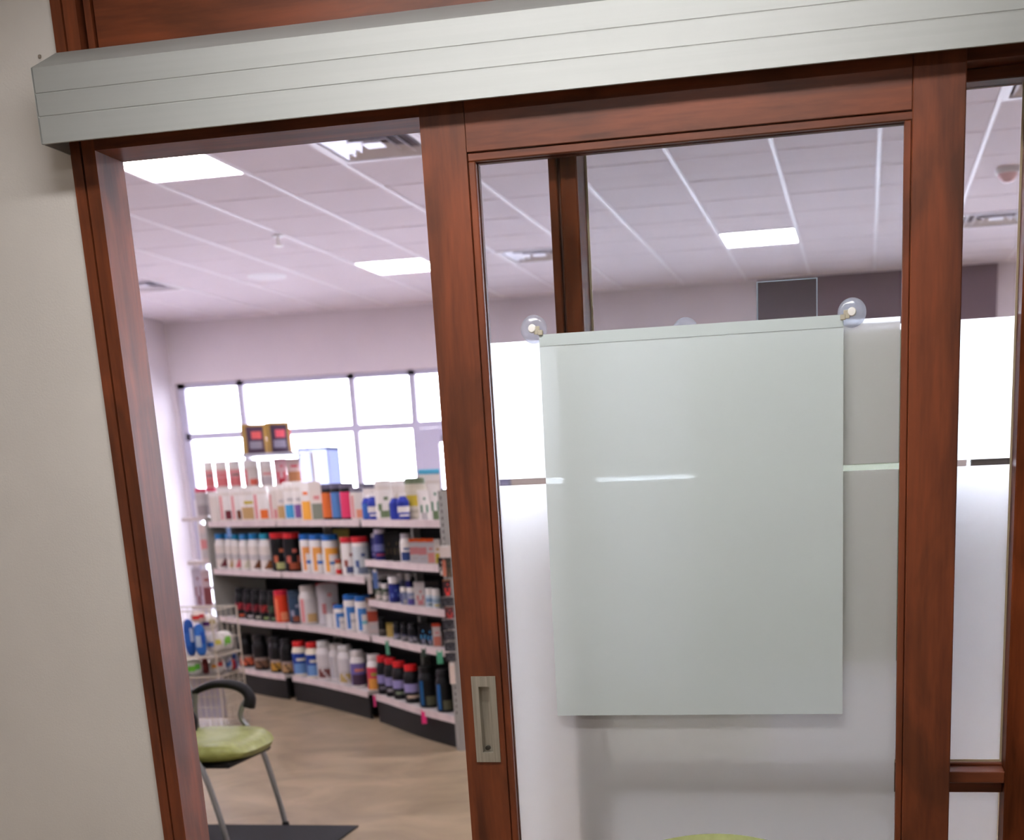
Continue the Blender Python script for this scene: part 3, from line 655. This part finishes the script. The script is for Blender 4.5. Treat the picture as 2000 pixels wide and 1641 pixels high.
stock(.955, 1108, 1108, 'goods on the second shelf', [
 ('jug', 425, 445, 1042, WH, (40, 120, 180), OFF, MAR, GRY, 'wedge', 'white bottle with blue cap and maroon corner, first of six'),
 ('jug', 445, 458, 1042, WH, (40, 120, 180), OFF, TAN, GRY, 'wedge', 'white bottle with blue cap and beige corner, second of six'),
 ('jug', 457, 471, 1043, WH, (30, 130, 170), OFF, (220, 110, 120), GRY, 'wedge', 'white bottle with teal cap and pink corner, third of six'),
 ('jug', 472, 489, 1043, WH, (40, 120, 180), OFF, (206, 200, 176), GRY, 'wedge', 'white bottle with blue cap and cream corner, fourth of six'),
 ('jug', 490, 510, 1042, WH, (30, 125, 185), OFF, BRN, GRY, 'wedge', 'white bottle with blue cap and dark brown corner, fifth of six'),
 ('jug', 511, 531, 1042, WH, (30, 140, 170), OFF, (130, 76, 40), GRY, 'wedge', 'white bottle with teal cap and chestnut corner, sixth of six'),
 ('tub', 533, 558, 1040, BLK, RED, BLK, (190, 100, 70), (180, 180, 120), 'dots', 'black tub with red lid and pale green spot, left of the pair'),
 ('tub', 558, 582, 1040, BLK, RED, BLK, (190, 96, 80), (150, 70, 44), 'dots', 'black tub with red lid and rust spot, right of the pair'),
 ('tub', 580, 593, 1042, BLK, (100, 20, 36), BLK, (60, 56, 60), BLK, 'plain', 'black tub with dark red lid tucked behind its pair', .14),
 ('tub', 590, 609, 1043, WH, (30, 100, 180), WH, (226, 150, 80), (60, 110, 190), 'arch', 'white tub with blue lid and orange print, left of three'),
 ('tub', 609, 633, 1043, WH, (30, 100, 180), WH, (232, 160, 80), (60, 110, 190), 'arch', 'white tub with blue lid and orange print, middle of three'),
 ('tub', 633, 656, 1044, WH, (30, 100, 180), WH, (236, 166, 70), (70, 120, 180), 'arch', 'white tub with blue lid and orange print, right of three'),
 ('box', 657, 688, 1034, (160, 152, 84), (166, 158, 90), (170, 162, 84), (190, 180, 70), YEL, 'low', 'olive yellow carton behind the red lidded tubs', .14),
 ('jar', 655, 668, 1092, (200, 170, 110), (150, 60, 40), OFF, RED, TAN, 'low', 'little tan jar between blue and red lidded tubs'),
 ('tub', 669, 692, 1049, WH, (206, 40, 50), WH, (150, 80, 70), (70, 80, 120), 'dots', 'white tub with red lid and runner print, left of the pair'),
 ('tub', 691, 714, 1048, WH, (210, 40, 50), (206, 212, 214), (70, 90, 140), (120, 130, 150), 'dots', 'pale grey tub with red lid, right of the pair'),
])
stock(1.07, 1090, 1098, 'goods on the upper right shelf', [
 ('jug', 733, 755, 1033, NAVY, (206, 198, 214), NAVY, (110, 116, 170), (150, 60, 90), 'band', 'navy bottle with silver white cap at the left of the upper right shelf'),
 ('jug', 727, 738, 1042, NAVY, (190, 186, 200), NAVY, (90, 96, 150), LAV, 'band', 'small navy bottle behind the silver capped bottle', .08),
 ('box', 753, 768, 1040, (20, 19, 21), (16, 15, 17), (24, 23, 24), (70, 60, 44), BLK, 'dots', 'black carton beside the navy bottle'),
 ('box', 768, 784, 1037, (18, 17, 19), (15, 14, 16), (22, 22, 25), (80, 72, 50), BLK, 'dots', 'black carton beside the blue labelled bottle'),
 ('jug', 784, 802, 1042, WH, (180, 174, 182), WH, (50, 74, 130), (90, 120, 160), 'low', 'white bottle with navy lower label on the upper right shelf'),
 ('box', 802, 819, 1052, (206, 200, 200), (226, 90, 40), (206, 202, 204), PK, GRY, 'band', 'pale carton with orange top, left of three'),
 ('box', 819, 835, 1052, (206, 200, 200), (232, 96, 40), (204, 200, 204), PK, GRY, 'band', 'pale carton with orange top, middle of three'),
 ('box', 835, 850, 1052, (206, 200, 200), (228, 88, 40), (206, 200, 202), (220, 150, 140), PK, 'low', 'pale carton with orange top and pink spot, right of three'),
 ('box', 850, 862, 1053, OFF, OFF, OFF, YEL, TAN, 'low', 'narrow off white carton by the grey post'),
])
stock(.81, 1172, 1186, 'goods on the middle right shelf', [
 ('jar', 735, 749, 1138, (90, 100, 84), WH, (84, 96, 80), OFF, OFF, 'low', 'white lidded green jar at the left of the middle right shelf'),
 ('jar', 748, 762, 1140, (90, 100, 84), WH, (84, 96, 80), OFF, OFF, 'low', 'white lidded green jar next to the navy jar'),
 ('jar', 762, 784, 1126, NAVY, WH, (36, 50, 130), (90, 110, 180), NAVY, 'dots', 'tall navy jar with big white lid on the middle right shelf'),
 ('jar', 784, 798, 1147, (150, 156, 178), WH, (140, 150, 182), NAVY, GRY, 'stripe', 'grey blue jar with white lid, front left'),
 ('jar', 797, 812, 1148, (150, 156, 178), WH, (142, 152, 180), (90, 80, 150), GRY, 'low', 'grey blue jar with white lid, front right'),
 ('jar', 781, 795, 1119, (140, 148, 176), WH, (140, 150, 182), NAVY, GRY, 'plain', 'tall grey jar behind the navy jar', .10),
 ('jar', 795, 808, 1119, NAVY, WH, (52, 50, 130), LAV, NAVY, 'band', 'tall violet jar behind the grey blue jars', .10),
 ('box', 811, 832, 1137, (214, 206, 204), (210, 200, 198), (216, 208, 206), (200, 120, 120), PK, 'dots', 'pale carton with pink marks on the middle right shelf'),
 ('jar', 833, 847, 1149, WH, WH, (200, 214, 222), (120, 150, 186), (60, 90, 110), 'band', 'white jar with pale blue label left of its twin'),
 ('jar', 846, 860, 1150, WH, WH, (204, 214, 218), (150, 170, 190), YEL, 'band', 'white jar with pale blue label at the end of the middle right shelf'),
 ('box', 834, 860, 1136, (60, 52, 56), (70, 60, 62), (58, 52, 56), (80, 72, 76), BLK, 'plain', 'dark carton behind the white jars', .10),
])
stock(.575, 1203, 1270, 'goods on the third shelf', [
 ('jug', 441, 461, 1148, BLK, BLK, BLK, (150, 40, 46), GRY, 'red', 'black bottle with red label at the left end of the third shelf', .12),
 ('jug', 463, 480, 1148, BLK, BLK, BLK, (160, 36, 46), (210, 90, 60), 'red', 'black bottle with red label and orange fruit'),
 ('jug', 480, 496, 1150, BLK, BLK, BLK, (140, 30, 42), (200, 190, 190), 'red', 'black bottle with red label and white splash'),
 ('jug', 496, 511, 1151, BLK, BLK, BLK, (120, 30, 40), (190, 186, 170), 'red', 'black bottle with red label and pale splash'),
 ('jug', 511, 528, 1152, BLK, BLK, BLK, (150, 36, 36), (150, 170, 110), 'red', 'black bottle with red label and green apple'),
 ('jug', 527, 541, 1153, (16, 18, 16), BLK, (18, 21, 18), (60, 80, 60), (110, 140, 110), 'red', 'black bottle with dark green label beside the orange tub'),
 ('tub', 541, 568, 1153, (216, 60, 30), (206, 40, 60), (218, 62, 32), (230, 120, 80), (230, 140, 100), 'stripe', 'bright orange red tub with red lid on the third shelf'),
 ('tub', 568, 590, 1154, (44, 62, 82), (50, 66, 84), (46, 66, 90), (150, 150, 170), (130, 70, 50), 'dots', 'slate blue tub with matching lid on the third shelf'),
 ('jug', 590, 627, 1143, (214, 208, 204), (196, 188, 182), (206, 200, 198), PK, TAN, 'stripe', 'large white bottle with grey cap on the third shelf'),
 ('pouch', 625, 668, 1139, (214, 206, 208), (176, 50, 60), (214, 208, 212), (206, 130, 130), GRY, 'dots', 'large white pouch with red top edge on the third shelf', .06),
 ('pouch', 640, 660, 1200, (220, 214, 212), WH, (222, 216, 214), GRY, GRY, 'plain', 'small crumpled white bag in front of the large pouch', -.01),
 ('tub', 656, 681, 1181, WH, (30, 96, 170), WH, (60, 120, 190), GRY, 'arch', 'small white tub with blue lid and blue print'),
 ('tub', 677, 700, 1161, WH, (30, 96, 170), WH, (60, 120, 190), GRY, 'arch', 'tall white tub with blue lid, left of the pair'),
 ('tub', 699, 721, 1163, WH, (30, 96, 170), WH, (66, 124, 190), (120, 190, 200), 'arch', 'tall white tub with blue lid, right of the pair'),
 ('box', 721, 741, 1168, (190, 170, 160), (150, 120, 104), (206, 190, 186), (170, 70, 50), GRY, 'band', 'pale carton with rust band beside the blue lidded tubs'),
 ('jug', 741, 757, 1206, BLK, BLK, BLK, (90, 84, 80), (120, 116, 110), 'fruit', 'black bottle left of the yellow carton'),
 ('box', 757, 770, 1217, (196, 166, 90), (150, 130, 60), (202, 172, 96), YEL, TAN, 'plain', 'slim mustard yellow carton between black bottles'),
 ('jug', 770, 785, 1215, (12, 12, 18), BLK, (14, 15, 26), (160, 160, 176), (90, 94, 120), 'fruit', 'black bottle right of the yellow carton'),
 ('jug', 785, 799, 1216, (12, 12, 18), BLK, (14, 15, 24), (150, 146, 150), (80, 84, 110), 'fruit', 'black bottle in the middle of the third shelf right bay'),
 ('jug', 799, 819, 1217, (12, 12, 17), BLK, (14, 14, 21), (140, 138, 146), (70, 74, 96), 'fruit', 'black bottle left of the blue marked boxes'),
 ('box', 820, 834, 1216, (11, 11, 17), BLK, (13, 14, 24), (90, 170, 230), (140, 140, 160), 'dots', 'black carton with bright blue mark, left one'),
 ('box', 834, 847, 1217, (11, 11, 17), BLK, (13, 14, 24), (80, 160, 220), (140, 140, 160), 'dots', 'black carton with bright blue mark, right one'),
 ('box', 847, 863, 1218, (210, 196, 190), (216, 76, 50), (214, 200, 196), (200, 120, 100), PK, 'low', 'pale carton with red orange top by the grey post'),
])
stock(.19, 1302, 1394, 'goods on the bottom shelf', [
 ('jug', 471, 500, 1238, (14, 12, 14), (17, 14, 16), (15, 13, 15), (214, 100, 70), (150, 130, 120), 'fruit', 'black bottle with red fruit at the left of the bottom shelf'),
 ('jug', 500, 529, 1241, (14, 12, 14), (17, 14, 16), (15, 13, 15), (120, 86, 66), (150, 130, 120), 'fruit', 'black bottle with brown chocolate picture on the bottom shelf'),
 ('jug', 531, 553, 1243, (14, 12, 14), (17, 14, 16), (15, 13, 15), (190, 140, 60), (170, 150, 140), 'fruit', 'black bottle with yellow banana picture on the bottom shelf'),
 ('jug', 553, 575, 1247, (14, 12, 14), (17, 14, 16), (15, 13, 15), (180, 140, 96), (160, 140, 130), 'fruit', 'black bottle with tan biscuit picture on the bottom shelf'),
 ('jug', 577, 603, 1252, (232, 222, 200), (196, 30, 30), (30, 64, 150), (110, 150, 200), (226, 220, 200), 'low', 'white bottle with red cap and blue label, left of the pair'),
 ('jug', 603, 626, 1254, (232, 222, 200), (196, 30, 30), (30, 64, 150), (110, 150, 200), (226, 220, 200), 'low', 'white bottle with red cap and blue label, right of the pair'),
 ('jug', 624, 651, 1252, (226, 220, 218), (196, 192, 188), (208, 202, 202), (120, 70, 66), GRY, 'fruit', 'tall white bottle with maroon spot on the bottom shelf'),
 ('jug', 649, 671, 1257, (226, 220, 218), (206, 200, 194), (206, 200, 200), (180, 176, 180), GRY, 'stripe', 'tall white bottle set between two others on the bottom shelf', .05),
 ('jug', 666, 693, 1260, (226, 220, 218), (196, 192, 188), (208, 202, 202), (186, 160, 100), GRY, 'fruit', 'tall white bottle with golden spot on the bottom shelf'),
 ('jug', 690, 714, 1270, (226, 220, 216), (204, 196, 192), (110, 100, 160), (70, 50, 70), (214, 130, 110), 'low', 'white bottle with violet label and dark base picture'),
 ('jug', 709, 727, 1276, (226, 220, 216), (204, 196, 192), (70, 100, 160), (70, 50, 60), (214, 140, 110), 'low', 'white bottle with blue label behind the pink labelled one', .12),
 ('jug', 722, 743, 1278, (226, 220, 216), (206, 198, 194), (206, 60, 84), (220, 150, 70), (150, 160, 60), 'low', 'white bottle with crimson pink label on the bottom shelf'),
 ('jug', 741, 758, 1281, (14, 14, 18), (196, 26, 34), (17, 17, 23), (140, 132, 180), (120, 116, 130), 'band', 'black bottle with red cap and lavender band, first of four'),
 ('jug', 756, 774, 1285, (14, 14, 18), (196, 26, 34), (17, 17, 23), (142, 134, 182), (150, 146, 150), 'band', 'black bottle with red cap and lavender band, second of four'),
 ('jug', 771, 795, 1291, (14, 14, 18), (206, 26, 30), (17, 17, 23), (146, 138, 186), (120, 130, 110), 'band', 'black bottle with red cap and lavender band, third of four'),
 ('jug', 793, 823, 1298, (14, 14, 18), (206, 24, 28), (17, 17, 23), (150, 142, 190), (200, 180, 160), 'band', 'black bottle with red cap and lavender band, fourth of four'),
 ('jug', 821, 858, 1301, (10, 10, 13), (13, 13, 15), (12, 12, 15), (20, 80, 130), (90, 90, 70), 'stripe', 'large black bottle with blue stripe, left of the last pair'),
 ('jug', 855, 888, 1307, (10, 10, 13), (13, 13, 15), (12, 12, 15), (24, 90, 150), (90, 90, 70), 'stripe', 'large black bottle with blue stripe beside the grey post'),
], 0.)
# paper flags clipped to the shelf edges
def flag(name, label, px0, px1, py0, py1, col, off=-.008):
    pc = hit((px0+px1)/2, (py0+py1)/2, off); w_ = (px1-px0)/FPX*(pc.x*BF.x+pc.y*BF.y)
    z1, z0 = HC+ray((px0+px1)/2, py0).z*pc.y, HC+ray((px0+px1)/2, py1).z*pc.y
    t = thing(name, label, 'price flag', (pc.x, pc.y, z0), math.atan2(-pc.y, -pc.x), 'coloured flags on the shelf edges')
    BX('card', -.002, .0, -w_/2, w_/2, 0, z1-z0, C(col), t); BX('clip', -.006, .002, -w_*.3, w_*.3, (z1-z0)*.86, (z1-z0)*1.02, WHITEP, t, .001)
flag('price_flag', 'pink paper flag hanging at the middle of the bottom shelf edge', 729, 734, 1356, 1381, (224, 70, 130))
flag('price_flag', 'bright pink paper flag below the large black bottles', 823, 833, 1386, 1414, (240, 60, 130))
flag('price_flag', 'slim green flag under the mustard carton', 753, 760, 1250, 1279, (100, 170, 140))
flag('price_flag', 'wide green flag at the right end of the third shelf edge', 853, 865, 1270, 1297, (96, 186, 146))
flag('price_flag', 'dark green flag in the middle of the third shelf edge', 823, 832, 1266, 1284, (60, 76, 66))
flag('price_flag', 'blue flag hanging beside the green jars', 728, 738, 1113, 1150, (96, 124, 180))
flag('price_flag', 'white flag hanging left of the blue flag', 718, 726, 1123, 1160, (220, 210, 204))
flag('price_flag', 'pale blue flag in front of the blue capped bottles', 443, 451, 1029, 1050, (130, 160, 210))
flag('price_flag', 'white card clipped low on the grey post', 878, 889, 1294, 1336, (226, 208, 196), -.045)
flag('price_flag', 'white card at the top of the snack strip', 858, 880, 1066, 1089, (228, 214, 206), -.05)
# strip of hanging snack packs on the right post
def hang(label, xa, xb, ya, yb, body, c2, cap):
    pc = hit((xa+xb)/2, (ya+yb)/2, -.055); w_ = (xb-xa)/FPX*(pc.x*BF.x+pc.y*BF.y); h_ = (ray((xa+xb)/2, ya).z-ray((xa+xb)/2, yb).z)*pc.y
    z0 = HC+ray((xa+xb)/2, yb).z*pc.y
    product('pouch', w_, h_, (pc.x, pc.y, z0), body, cap, body, c2, c2, 'dots', label, 'snack pack', 'snack packs hanging on the post', 'snack_pack')
for a_ in (
 ('black snack pack with white corner at the top of the strip', 856, 866, 1089, 1124, (40, 34, 36), (200, 196, 190), (60, 50, 50)),
 ('orange brown snack pack beside the top black one', 864, 872, 1092, 1126, (190, 110, 84), (210, 130, 100), (90, 60, 50)),
 ('dark green snack pack at the right of the top row', 871, 882, 1090, 1128, (60, 58, 50), (110, 90, 70), (60, 50, 44)),
 ('snack pack with bright red spot', 865, 881, 1133, 1164, (60, 32, 34), (220, 60, 56), (150, 90, 40)),
 ('silver topped black pack under the red spotted pack', 862, 887, 1167, 1184, (44, 42, 46), (70, 68, 72), (196, 188, 184)),
 ('dark red pack in the middle of the strip', 868, 887, 1186, 1208, (80, 36, 36), (180, 60, 56), (120, 70, 40)),
 ('silver topped black pack, first of the lower four', 864, 888, 1210, 1229, (44, 42, 46), (70, 68, 72), (196, 188, 184)),
 ('silver topped black pack, second of the lower four', 866, 889, 1232, 1250, (44, 42, 46), (70, 68, 72), (196, 188, 184)),
 ('silver topped black pack, third of the lower four', 868, 890, 1254, 1272, (44, 42, 46), (70, 68, 72), (196, 188, 184)),
 ('silver topped black pack, last of the lower four', 869, 891, 1275, 1292, (44, 42, 46), (70, 68, 72), (196, 188, 184))): hang(*a_)
# ---------------------------------------------------------------- wire bin with wrapped packs
bx0, bx1, by0, by1, bz = -4.62, -4.14, 7.45, 7.79, .80
wb = thing('wire_bin', 'cream wire display bin standing beside the shelf unit', 'wire bin')
CREAM = pm('cream_wire', (206, 196, 178), .45)
for x in (bx0, bx1):
    for y in (by0, by1): MB().tube([(x, y, 0), (x, y, bz)], .0055, 8).build('corner_post', CREAM, wb)
for z in (.04, .37, .50, bz):
    MB().tube([(bx0, by0, z), (bx1, by0, z), (bx1, by1, z), (bx0, by1, z), (bx0, by0, z)], .004, 6).build('rim', CREAM, wb)
for (a, b) in (((bx0, by0), (bx1, by0)), ((bx1, by0), (bx1, by1)), ((bx1, by1), (bx0, by1)), ((bx0, by1), (bx0, by0))):
    m = MB()
    for k in range(1, 12):
        x, y = a[0]+(b[0]-a[0])*k/12, a[1]+(b[1]-a[1])*k/12; m.tube([(x, y, .04), (x, y, .37 if b[1] == a[1] == by0 or a[0] == b[0] == bx1 else bz)], .0022, 5)
    for z in ((.10, .17, .24, .31) if a[1] == by0 or b == (bx1, by1) and a[0] == bx1 else (.10, .17, .24, .31, .44, .60, .70)): m.tube([(a[0], a[1], z), (b[0], b[1], z)], .0022, 5)
    tag(m.build('wire_side', CREAM, wb), kind='stuff')
for z in (.37, .50): BX('tier_floor', bx0+.006, bx1-.006, by0+.006, by1-.006, z-.004, z, pm('tier_wire', (150, 140, 124), .6), wb)
BX('liner', bx0+.02, bx0+.33, by1-.04, by1-.02, .04, .35, pm('liner_lilac', (206, 200, 216), .6), wb)
def pack(label, x0, x1, y0, y1, col, c2, c3, dy=.0):
    yy = max(by0+.09+dy, (bx1-.04)/ray(x1, (y0+y1)/2).x)
    a = at((x0+x1)/2, (y0+y1)/2, yy); k = Vector((a.x, a.y, a.z-HC)).dot(BF)/FPX*.97; w_, h_ = (x1-x0)*k, (y1-y0)*k; d_ = min(w_, h_)*.7
    z0 = a.z-h_/2
    if z0 < .46: z0 = .372; h_ = min(h_, .122)
    elif z0 < .56: z0 = .502
    t = thing('wrapped_pack', label, 'pack', (a.x, a.y, z0), math.atan2(-a.y, -a.x), 'wrapped packs in the wire bin')
    m = MB(); n, q = 16, 10
    def S(u, v, e=1. if 'round' in label else .7):
        f = lambda c, p: math.copysign(abs(c)**p, c)
        return Vector((d_/2*f(math.cos(v), e)*f(math.cos(u), e), w_/2*f(math.cos(v), e)*f(math.sin(u), e), h_/2+h_/2*f(math.sin(v), e)))
    for j in range(q+1):
        for i in range(n): m.v.append(tuple(S(2*math.pi*i/n, -math.pi/2*.98+math.pi*.98*j/q)))
    for j in range(q):
        for i in range(n): m.f.append((j*n+i, j*n+(i+1) % n, (j+1)*n+(i+1) % n, (j+1)*n+i)); m.m.append(0)
    m.f.append(tuple(reversed(range(n)))); m.m.append(0); m.f.append(tuple(q*n+i for i in range(n))); m.m.append(0)
    m.build('wrapper', C(col), t, ang=80)
    for (u0, u1, v0, v1, cc) in ((-.75, .05, -.30, .15, c2), (.05, .7, -.12, .38, c3)):
        m = MB(); N = 5
        for j in range(N+1):
            for i in range(N+1): m.v.append(tuple((S(u0+(u1-u0)*i/N, v0+(v1-v0)*j/N)-Vector((0, 0, h_/2)))*1.015+Vector((0, 0, h_/2))))
        for j in range(N):
            for i in range(N): e = j*(N+1)+i; m.f.append((e, e+1, e+N+2, e+N+1)); m.m.append(0)
        m.build('print', C(cc), t)
PW = (226, 220, 214)
for a_ in (
 ('round white pack with purple print at the top of the bin', 390, 426, 1198, 1234, PW, (90, 50, 110), (170, 150, 80)),
 ('white pack with bright green patch at the right of the bin', 421, 453, 1216, 1256, PW, (110, 190, 60), (120, 190, 70)),
 ('round white pack with blue and yellow print in the middle of the bin', 400, 440, 1246, 1287, PW, (60, 110, 190), (210, 200, 90)),
 ('tall blue pack at the left of the bin', 360, 382, 1212, 1286, (30, 80, 160), (40, 96, 180), (190, 200, 220)),
 ('blue and silver pack next to the tall blue pack', 380, 403, 1220, 1284, (50, 110, 190), (180, 196, 214), (30, 80, 170)),
 ('red and white pack lying on the top of the blue packs', 372, 402, 1194, 1216, (220, 200, 190), (210, 50, 50), (200, 60, 70)),
 ('small red pack at the right of the upper tier', 441, 457, 1262, 1284, (200, 50, 50), (220, 190, 190), (180, 40, 50)),
 ('round white pack with red and yellow print on the lower tier', 409, 441, 1290, 1323, PW, (220, 150, 60), (210, 50, 50)),
 ('white pack with green patch on the lower tier', 363, 396, 1291, 1323, (220, 224, 214), (110, 190, 60), (90, 170, 60)),
 ('dark red pack behind the white packs on the lower tier', 395, 409, 1290, 1322, (120, 44, 44), (150, 60, 60), (110, 40, 40), .06),
 ('white and blue pack on the lower tier', 441, 455, 1292, 1321, (206, 206, 214), (70, 110, 170), (90, 120, 180)),
 ('royal blue pack at the right end of the lower tier', 454, 467, 1290, 1321, (50, 90, 170), (40, 80, 160), (60, 100, 190))): pack(*a_)
# ---------------------------------------------------------------- taller rack behind the curved shelves
ry = 10.35
xa, xb = at(383, 930, ry).x, at(584, 930, ry).x; zs, zt = at(450, 952, ry).z, at(500, 886, ry).z
r = thing('display_rack', 'taller pale rack by the window behind the curved shelves', 'rack')
for x in (xa, xb): BX('post', x-.015, x+.015, ry+.30, ry+.33, 0, zt if x == xb else zs+.02, WHITEMETAL, r)
BX('post', at(456, 930, ry).x-.015, at(456, 930, ry).x+.015, ry+.30, ry+.33, 0, zt, WHITEMETAL, r)
for z in (.3, .75, 1.2, zs): BX('shelf', xa, xb, ry-.06, ry+.30, z-.025, z, DECK, r, .003)
BX('top_shelf', at(452, 886, ry).x, xb, ry-.06, ry+.30, zt-.02, zt, pm('top_shelf_grey', (186, 184, 196), .4), r, .003)
def place(kind, xa_, xb_, yt, z, y, body, cap, lab, c2, c3, pat, text, cat=None, group=None, name=None):
    a = at((xa_+xb_)/2, yt, y); q = Vector((a.x, y, a.z-HC)).dot(BF); w_ = (xb_-xa_)/FPX*q; n, c_ = CATN[kind]
    return product(kind, w_, a.z-z-.001, (a.x, y+.02+w_/2, z+.001), body, cap, lab, c2, c3, pat, text, cat or c_, group, name or n)
G1 = 'bottles on the tall rack'
RP = (214, 120, 120)
place('jar', 389, 408, 902, zs, ry, OFF, WH, (222, 150, 150), RP, (150, 120, 120), 'low', 'white bottle with red print, first on the tall rack', None, G1)
place('jar', 410, 434, 901, zs, ry, OFF, WH, (222, 150, 150), RP, RP, 'low', 'white bottle with red print, second on the tall rack', None, G1)
place('jar', 436, 460, 900, zs, ry, OFF, WH, (222, 150, 150), RP, (130, 120, 110), 'low', 'white bottle with red print, third on the tall rack', None, G1)
place('jar', 464, 494, 899, zs, ry, OFF, WH, OFF, RP, (226, 110, 90), 'stripe', 'white bottle with red side print, fourth on the tall rack', None, G1)
place('jar', 497, 522, 899, zs, ry, OFF, WH, OFF, (200, 190, 190), RP, 'low', 'white bottle with grey print, last on the tall rack', None, G1)
place('pouch', 525, 550, 895, zs, ry, (226, 190, 190), (190, 40, 60), (224, 180, 184), (220, 90, 100), (200, 40, 60), 'dots', 'white pouch with red lettering on the tall rack', None, 'pouches on the tall rack')
place('pouch', 549, 577, 895, zs, ry, (220, 190, 184), (196, 190, 200), (218, 190, 186), (190, 130, 90), (206, 60, 80), 'low', 'pale pouch with brown picture on the tall rack', None, 'pouches on the tall rack')
place('pouch', 455, 504, 827, zt, ry-.02, (170, 136, 70), (176, 144, 80), (76, 56, 76), (222, 100, 100), (150, 146, 160), 'gold', 'gold and plum snack pouch at the top of the rack, left', None, 'gold pouches on top')
place('pouch', 503, 551, 823, zt, ry-.02, (170, 136, 70), (186, 150, 90), (70, 54, 74), (226, 96, 110), (146, 142, 160), 'gold', 'gold and plum snack pouch at the top of the rack, right', None, 'gold pouches on top')
place('pouch', 547, 562, 838, zt, ry+.19, (236, 110, 140), (230, 100, 130), (240, 120, 150), (236, 90, 120), (240, 140, 160), 'plain', 'bright pink pouch behind the gold pouches', None, None)
a, b_ = at(586, 945, 10.9), at(640, 872, 10.9)
CASEM = frost('case_blue', (228, 234, 252), .3, .6, .1)
t = thing('display_case', 'pale blue clear box standing before the window', 'display case')
for (x0, x1, y0, y1) in ((a.x, a.x+.02, 10.9, 11.15), (b_.x-.02, b_.x, 10.9, 11.15), (a.x+.02, b_.x-.02, 11.13, 11.15)): BX('panel', x0, x1, y0, y1, 1.0, b_.z, CASEM, t)
BX('top', a.x, b_.x, 10.9, 11.15, b_.z-.02, b_.z, CASEM, t); BX('plinth', a.x, b_.x, 10.9, 11.15, 0, 1.0, WHITEMETAL, t, .005)
# light blue box on top of the tall carton
p = hit(844, 1008, .317); zt2 = HC+ray(844, 926).z*p.y
t = thing('tissue_box', 'light blue flat box lying on the tall white carton', 'box', (p.x, p.y, zt2), math.atan2(-p.y, -p.x)); BX('carton', -.078, .004, -.066, .066, 0, .03, C((90, 180, 214)), t, .004); BX('opening', -.06, -.03, -.035, .035, .0302, .031, WHITEP, t)
# ---------------------------------------------------------------- white rack at the far left
ly = 9.85
xa, xb = at(366, 1010, ly).x, at(417, 1010, ly).x
r = thing('display_rack', 'white rack seen between the jamb and the shelf unit', 'rack')
for x in (xa, xb): BX('post', x-.012, x+.012, ly+.16, ly+.19, 0, 1.5, WHITEMETAL, r)
zA, zB, zD = at(390, 1010, ly).z, at(390, 1095, ly).z, at(370, 1182, ly).z
for z in (zA, zB, zD, .2): BX('shelf', xa, xb, ly-.1, ly+.16, z-.03, z, pm('shelf_pale', (206, 192, 190), .5), r, .004)
G2 = 'goods on the white rack'
place('tub', 372, 394, 954, zA, ly-.08, (196, 186, 184), (206, 80, 104), (190, 182, 182), (160, 150, 150), GRY, 'low', 'grey white tub with pink lid, left on the white rack', None, G2)
place('tub', 395, 414, 952, zA, ly-.08, (196, 186, 184), (206, 80, 104), (190, 182, 182), (160, 150, 150), GRY, 'low', 'grey white tub with pink lid, right on the white rack', None, G2)
place('tub', 381, 398, 1025, zB, ly-.08, (214, 196, 192), (220, 200, 196), (200, 190, 190), PK, GRY, 'band', 'pale tub left on the middle of the white rack', None, G2)
place('tub', 398, 415, 1024, zB, ly-.08, (214, 196, 192), (220, 200, 196), (196, 188, 190), GRY, GRY, 'band', 'pale tub right on the middle of the white rack', None, G2)
place('pouch', 366, 383, 1110, zD, ly-.10, (200, 190, 210), (220, 214, 226), (196, 184, 200), (140, 80, 90), (150, 110, 120), 'dots', 'crinkled lilac snack bag beside the jamb', None, G2)
place('pouch', 384, 402, 1114, zD, ly-.10, (206, 180, 186), (220, 206, 214), (196, 170, 176), (130, 70, 74), (150, 80, 70), 'low', 'crinkled snack bag with brown base on the white rack', None, G2)
# ---------------------------------------------------------------- straight shelf unit behind the glazed screen
g2 = thing('display_gondola', 'straight shelf unit glimpsed through the clear strip of the frosted glass', 'shelf unit')
BX('base', -3.0, 1.95, 9.4, 10.1, 0, .15, KICKM, g2); BX('back_panel', -3.0, 1.95, 9.73, 9.77, .15, 1.40, DARKPANEL, g2)
for z in (.18, .58, .98, 1.42): BX('shelf', -3.0, 1.95, 9.4, 10.1, z-.025, z, DECK, g2)
for x in (-3.0, 1.95): BX('end_panel', x-.012, x+.012, 9.4, 10.1, 0, 1.42, GREYMETAL, g2)
cols = [(150, 146, 176), (196, 180, 170), (120, 116, 146), (166, 156, 170), (110, 60, 60), (176, 170, 170), (150, 106, 116), (80, 72, 78), (180, 172, 170), (120, 130, 120), (96, 84, 96), (186, 176, 172), (70, 64, 60), (200, 190, 186), (60, 110, 170), (40, 60, 110)]
nm = ['lilac', 'cream', 'slate', 'pale mauve', 'maroon', 'light grey', 'dusty pink', 'dark grey', 'off white', 'sage green', 'plum grey', 'sand', 'charcoal', 'white', 'bright blue', 'navy']
for i in range(16):
    x = -2.98+.308*i
    product('box', .29, .17+.03*((i*5) % 4), (x+.155, 9.5, 1.421), cols[i], cols[i], cols[i], tuple(min(255, v+20) for v in cols[i]), cols[(i+3) % 16], 'band', '%s carton on the straight shelf unit behind the frosted glass' % nm[i], 'box', 'cartons on the straight shelf unit', 'carton').rotation_euler = (0, 0, -math.pi/2)
